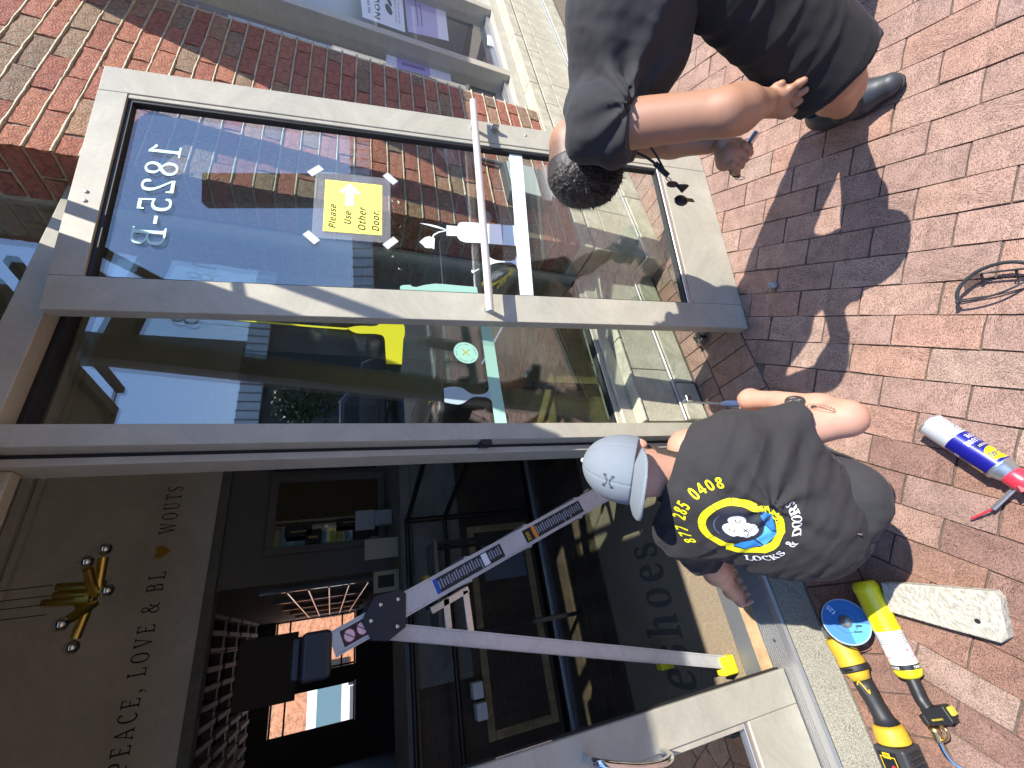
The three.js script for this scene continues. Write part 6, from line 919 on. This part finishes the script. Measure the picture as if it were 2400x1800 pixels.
  const gd = new THREE.CylinderGeometry(0.069, 0.069, 0.016, 40, 1, true, 2.2, 3.0); gd.translate(0, -0.006, 0); part(t, 'guard', T(gd), new THREE.MeshStandardMaterial({ color: C(0.32, 0.31, 0.29), metalness: 0.8, roughness: 0.4, side: THREE.DoubleSide })); part(t, 'spindle', T(new THREE.CylinderGeometry(0.012, 0.02, 0.02, 18).translate(0, -0.012, 0)), gm);
}
{ // weathered wedge
  const top = 0.036, pix = [[2068, 1370], [2120, 1372], [2326, 1390], [2338, 1404], [2347, 1450], [2356, 1494], [2342, 1503], [2220, 1470], [2088, 1432], [2074, 1400]]; const P = pix.map(p => onY(p[0], p[1], top)); const c = P.reduce((s, v) => s.add(v), V()).multiplyScalar(1 / P.length);
  const sh = new THREE.Shape(P.map(v => new THREE.Vector2(v.x - c.x, -(v.z - c.z)))); const g = new THREE.ExtrudeGeometry(sh, { depth: 0.028, bevelSize: 0.004, bevelThickness: 0.004, bevelSegments: 2, curveSegments: 8 }); g.rotateX(-Math.PI / 2); g.translate(c.x, 0.0045, c.z);
  const wt = dataTex(512, 512, (x, y) => { const a = tfbm(x, y, 22, 91, 4), b = tfbm(x * 0.4, y, 60, 97, 3); const v = 0.92 + 0.34 * a + 0.16 * b; return [v, v * 0.985, v * 0.95]; }); const m = mat([0.50, 0.475, 0.41], 0.9, { map: rep(wt, 4), bumpMap: rep(wt, 4), bumpScale: 0.003 });
  const w = thing('wooden_wedge', 'weathered pale wooden wedge lying on its side on the paving', 'wedge'); part(w, 'block', uvMetres(g), m); const hl = onY(2291, 1456, top + 0.001); const hg = new THREE.CircleGeometry(0.006, 16); hg.rotateX(-Math.PI / 2); hg.translate(hl.x, 0.0372, hl.z); part(w, 'nail_hole', hg, M.black);
}
{ // glasses
  const g = thing('safety_glasses', 'dark wire safety glasses lying on the sunlit paving', 'glasses'); const gm = mat([0.03, 0.034, 0.036], 0.22); const Q = (x, y, h) => onY(x, y, h);
  part(g, 'brow_bar', tube([Q(2246, 708, 0.03), Q(2243, 690, 0.034), Q(2253, 668, 0.036), Q(2285, 640, 0.038), Q(2325, 622, 0.039), Q(2370, 614, 0.039), Q(2420, 618, 0.038)], 0.0045, 10, 60), gm);
  part(g, 'lower_bar', tube([Q(2300, 640, 0.034), Q(2325, 638, 0.030), Q(2360, 634, 0.030), Q(2400, 630, 0.031), Q(2430, 630, 0.031)], 0.0026, 8, 30), gm);
  for (const [x, y] of [[2300, 648], [2382, 640]]) part(g, 'nose_pad', tube([Q(x, y - 6, 0.034), Q(x + 3, y + 6, 0.02), Q(x + 5, y + 12, 0.012)], 0.003, 8, 12), gm);
  part(g, 'temple_arm', tube([Q(2246, 708, 0.028), Q(2290, 701, 0.028), Q(2340, 688, 0.026), Q(2385, 669, 0.022), Q(2430, 645, 0.012)], 0.0026, 8, 40), gm);
  part(g, 'temple_arm', tube([Q(2246, 704, 0.012), Q(2290, 697, 0.010), Q(2340, 690, 0.006), Q(2400, 676, 0.003)], 0.0017, 8, 30), gm);
  const hp = new THREE.SphereGeometry(0.006, 10, 8); const h = Q(2246, 708, 0.026); hp.scale(1, 1.8, 1); hp.translate(h.x, h.y, h.z); part(g, 'hinge', hp, gm);
  const up = [Q(2258, 664, 0.033), Q(2285, 642, 0.035), Q(2298, 640, 0.035)], lo = [Q(2262, 690, 0.006), Q(2286, 672, 0.003), Q(2300, 662, 0.004)]; const lg = new THREE.BufferGeometry(); const pos = []; for (let i = 0; i < 2; i++) pos.push(...up[i].toArray(), ...lo[i].toArray(), ...up[i + 1].toArray(), ...up[i + 1].toArray(), ...lo[i].toArray(), ...lo[i + 1].toArray()); lg.setAttribute('position', new THREE.Float32BufferAttribute(pos, 3)); lg.computeVertexNormals(); part(g, 'lens', lg, phys([0.35, 0.36, 0.36], 0.05, { transmission: 0.9, thickness: 0, side: THREE.DoubleSide }));
}
{ // small things
  const c = onY(1810, 668, 0.012); const k = new THREE.IcosahedronGeometry(0.014, 2); const p = k.attributes.position; for (let i = 0; i < p.count; i++) { const n = 1 + 0.35 * noise(p.getX(i) * 90, p.getY(i) * 90, p.getZ(i) * 90); p.setXYZ(i, p.getX(i) * n * 1.4, p.getY(i) * n * 0.8, p.getZ(i) * n); } k.computeVertexNormals(); k.rotateY(0.5); k.translate(c.x, 0.011, c.z); solo('stone_chip', 'small grey chip lying in the shadow on the paving', 'chip', k, mat([0.28, 0.27, 0.26], 0.8));
  const b = thing('pivot_bracket', 'black steel pivot bracket lying behind the leaning door foot', 'bracket'); const q = onY(1652, 792, 0.0); const T = (g) => { g.rotateY(0.25); g.translate(q.x, 0, q.z); return g; };
  part(b, 'plate', T(bx(-0.02, 0.028, 0.001, 0.036, -0.028, 0.012, 0.003)), M.black); part(b, 'arm', T(bx(-0.024, -0.0205, 0.001, 0.044, -0.032, 0.014, 0.001)), M.steel); part(b, 'pin', T(new THREE.CylinderGeometry(0.011, 0.011, 0.02, 18).rotateX(1.57).translate(0.008, 0.02, 0.023)), M.alumDark); for (const [x, y] of [[-0.008, 0.037], [0.018, 0.037]]) part(b, 'screw', T(new THREE.CylinderGeometry(0.0035, 0.0035, 0.002, 12).translate(x, y, -0.01)), M.steel);
  const w = thing('wall_lamp', 'small square metal wall lamp on the brick pier', 'lamp'); const z = PIERZ + 0.004, u = onZ(1188, 480, z), v = onZ(1262, 420, z); const x0 = u.x, x1 = v.x, y1 = u.y, y0 = v.y;
  part(w, 'housing', bx(x0 + 0.01, x1 - 0.01, y0, y1, z, z + 0.06, 0.006), mat([0.11, 0.115, 0.115], 0.4, { metalness: 0.6 })); part(w, 'front_lens', bx(x0 + 0.02, x1 - 0.02, y0 + 0.06, y1 - 0.012, z + 0.0605, z + 0.068, 0.003), mat([0.38, 0.42, 0.40], 0.1)); part(w, 'visor', bx(x0 + 0.008, x1 - 0.008, y0 - 0.004, y0 + 0.012, z + 0.0605, z + 0.085, 0.002), M.brushed);
  const cd = [onZ(1125, 375, z + 0.012), onZ(1190, 386, z + 0.012)]; const pp = thing('wall_conduit', 'short grey conduit on the brick pier above the wall lamp', 'conduit'); part(pp, 'pipe', capTube([V((cd[0].x + cd[1].x) / 2, cd[0].y, z + 0.012), V((cd[0].x + cd[1].x) / 2, cd[1].y, z + 0.012)], 0.011, 12), mat([0.12, 0.12, 0.11], 0.5));
}
renderer.render(scene, camera);
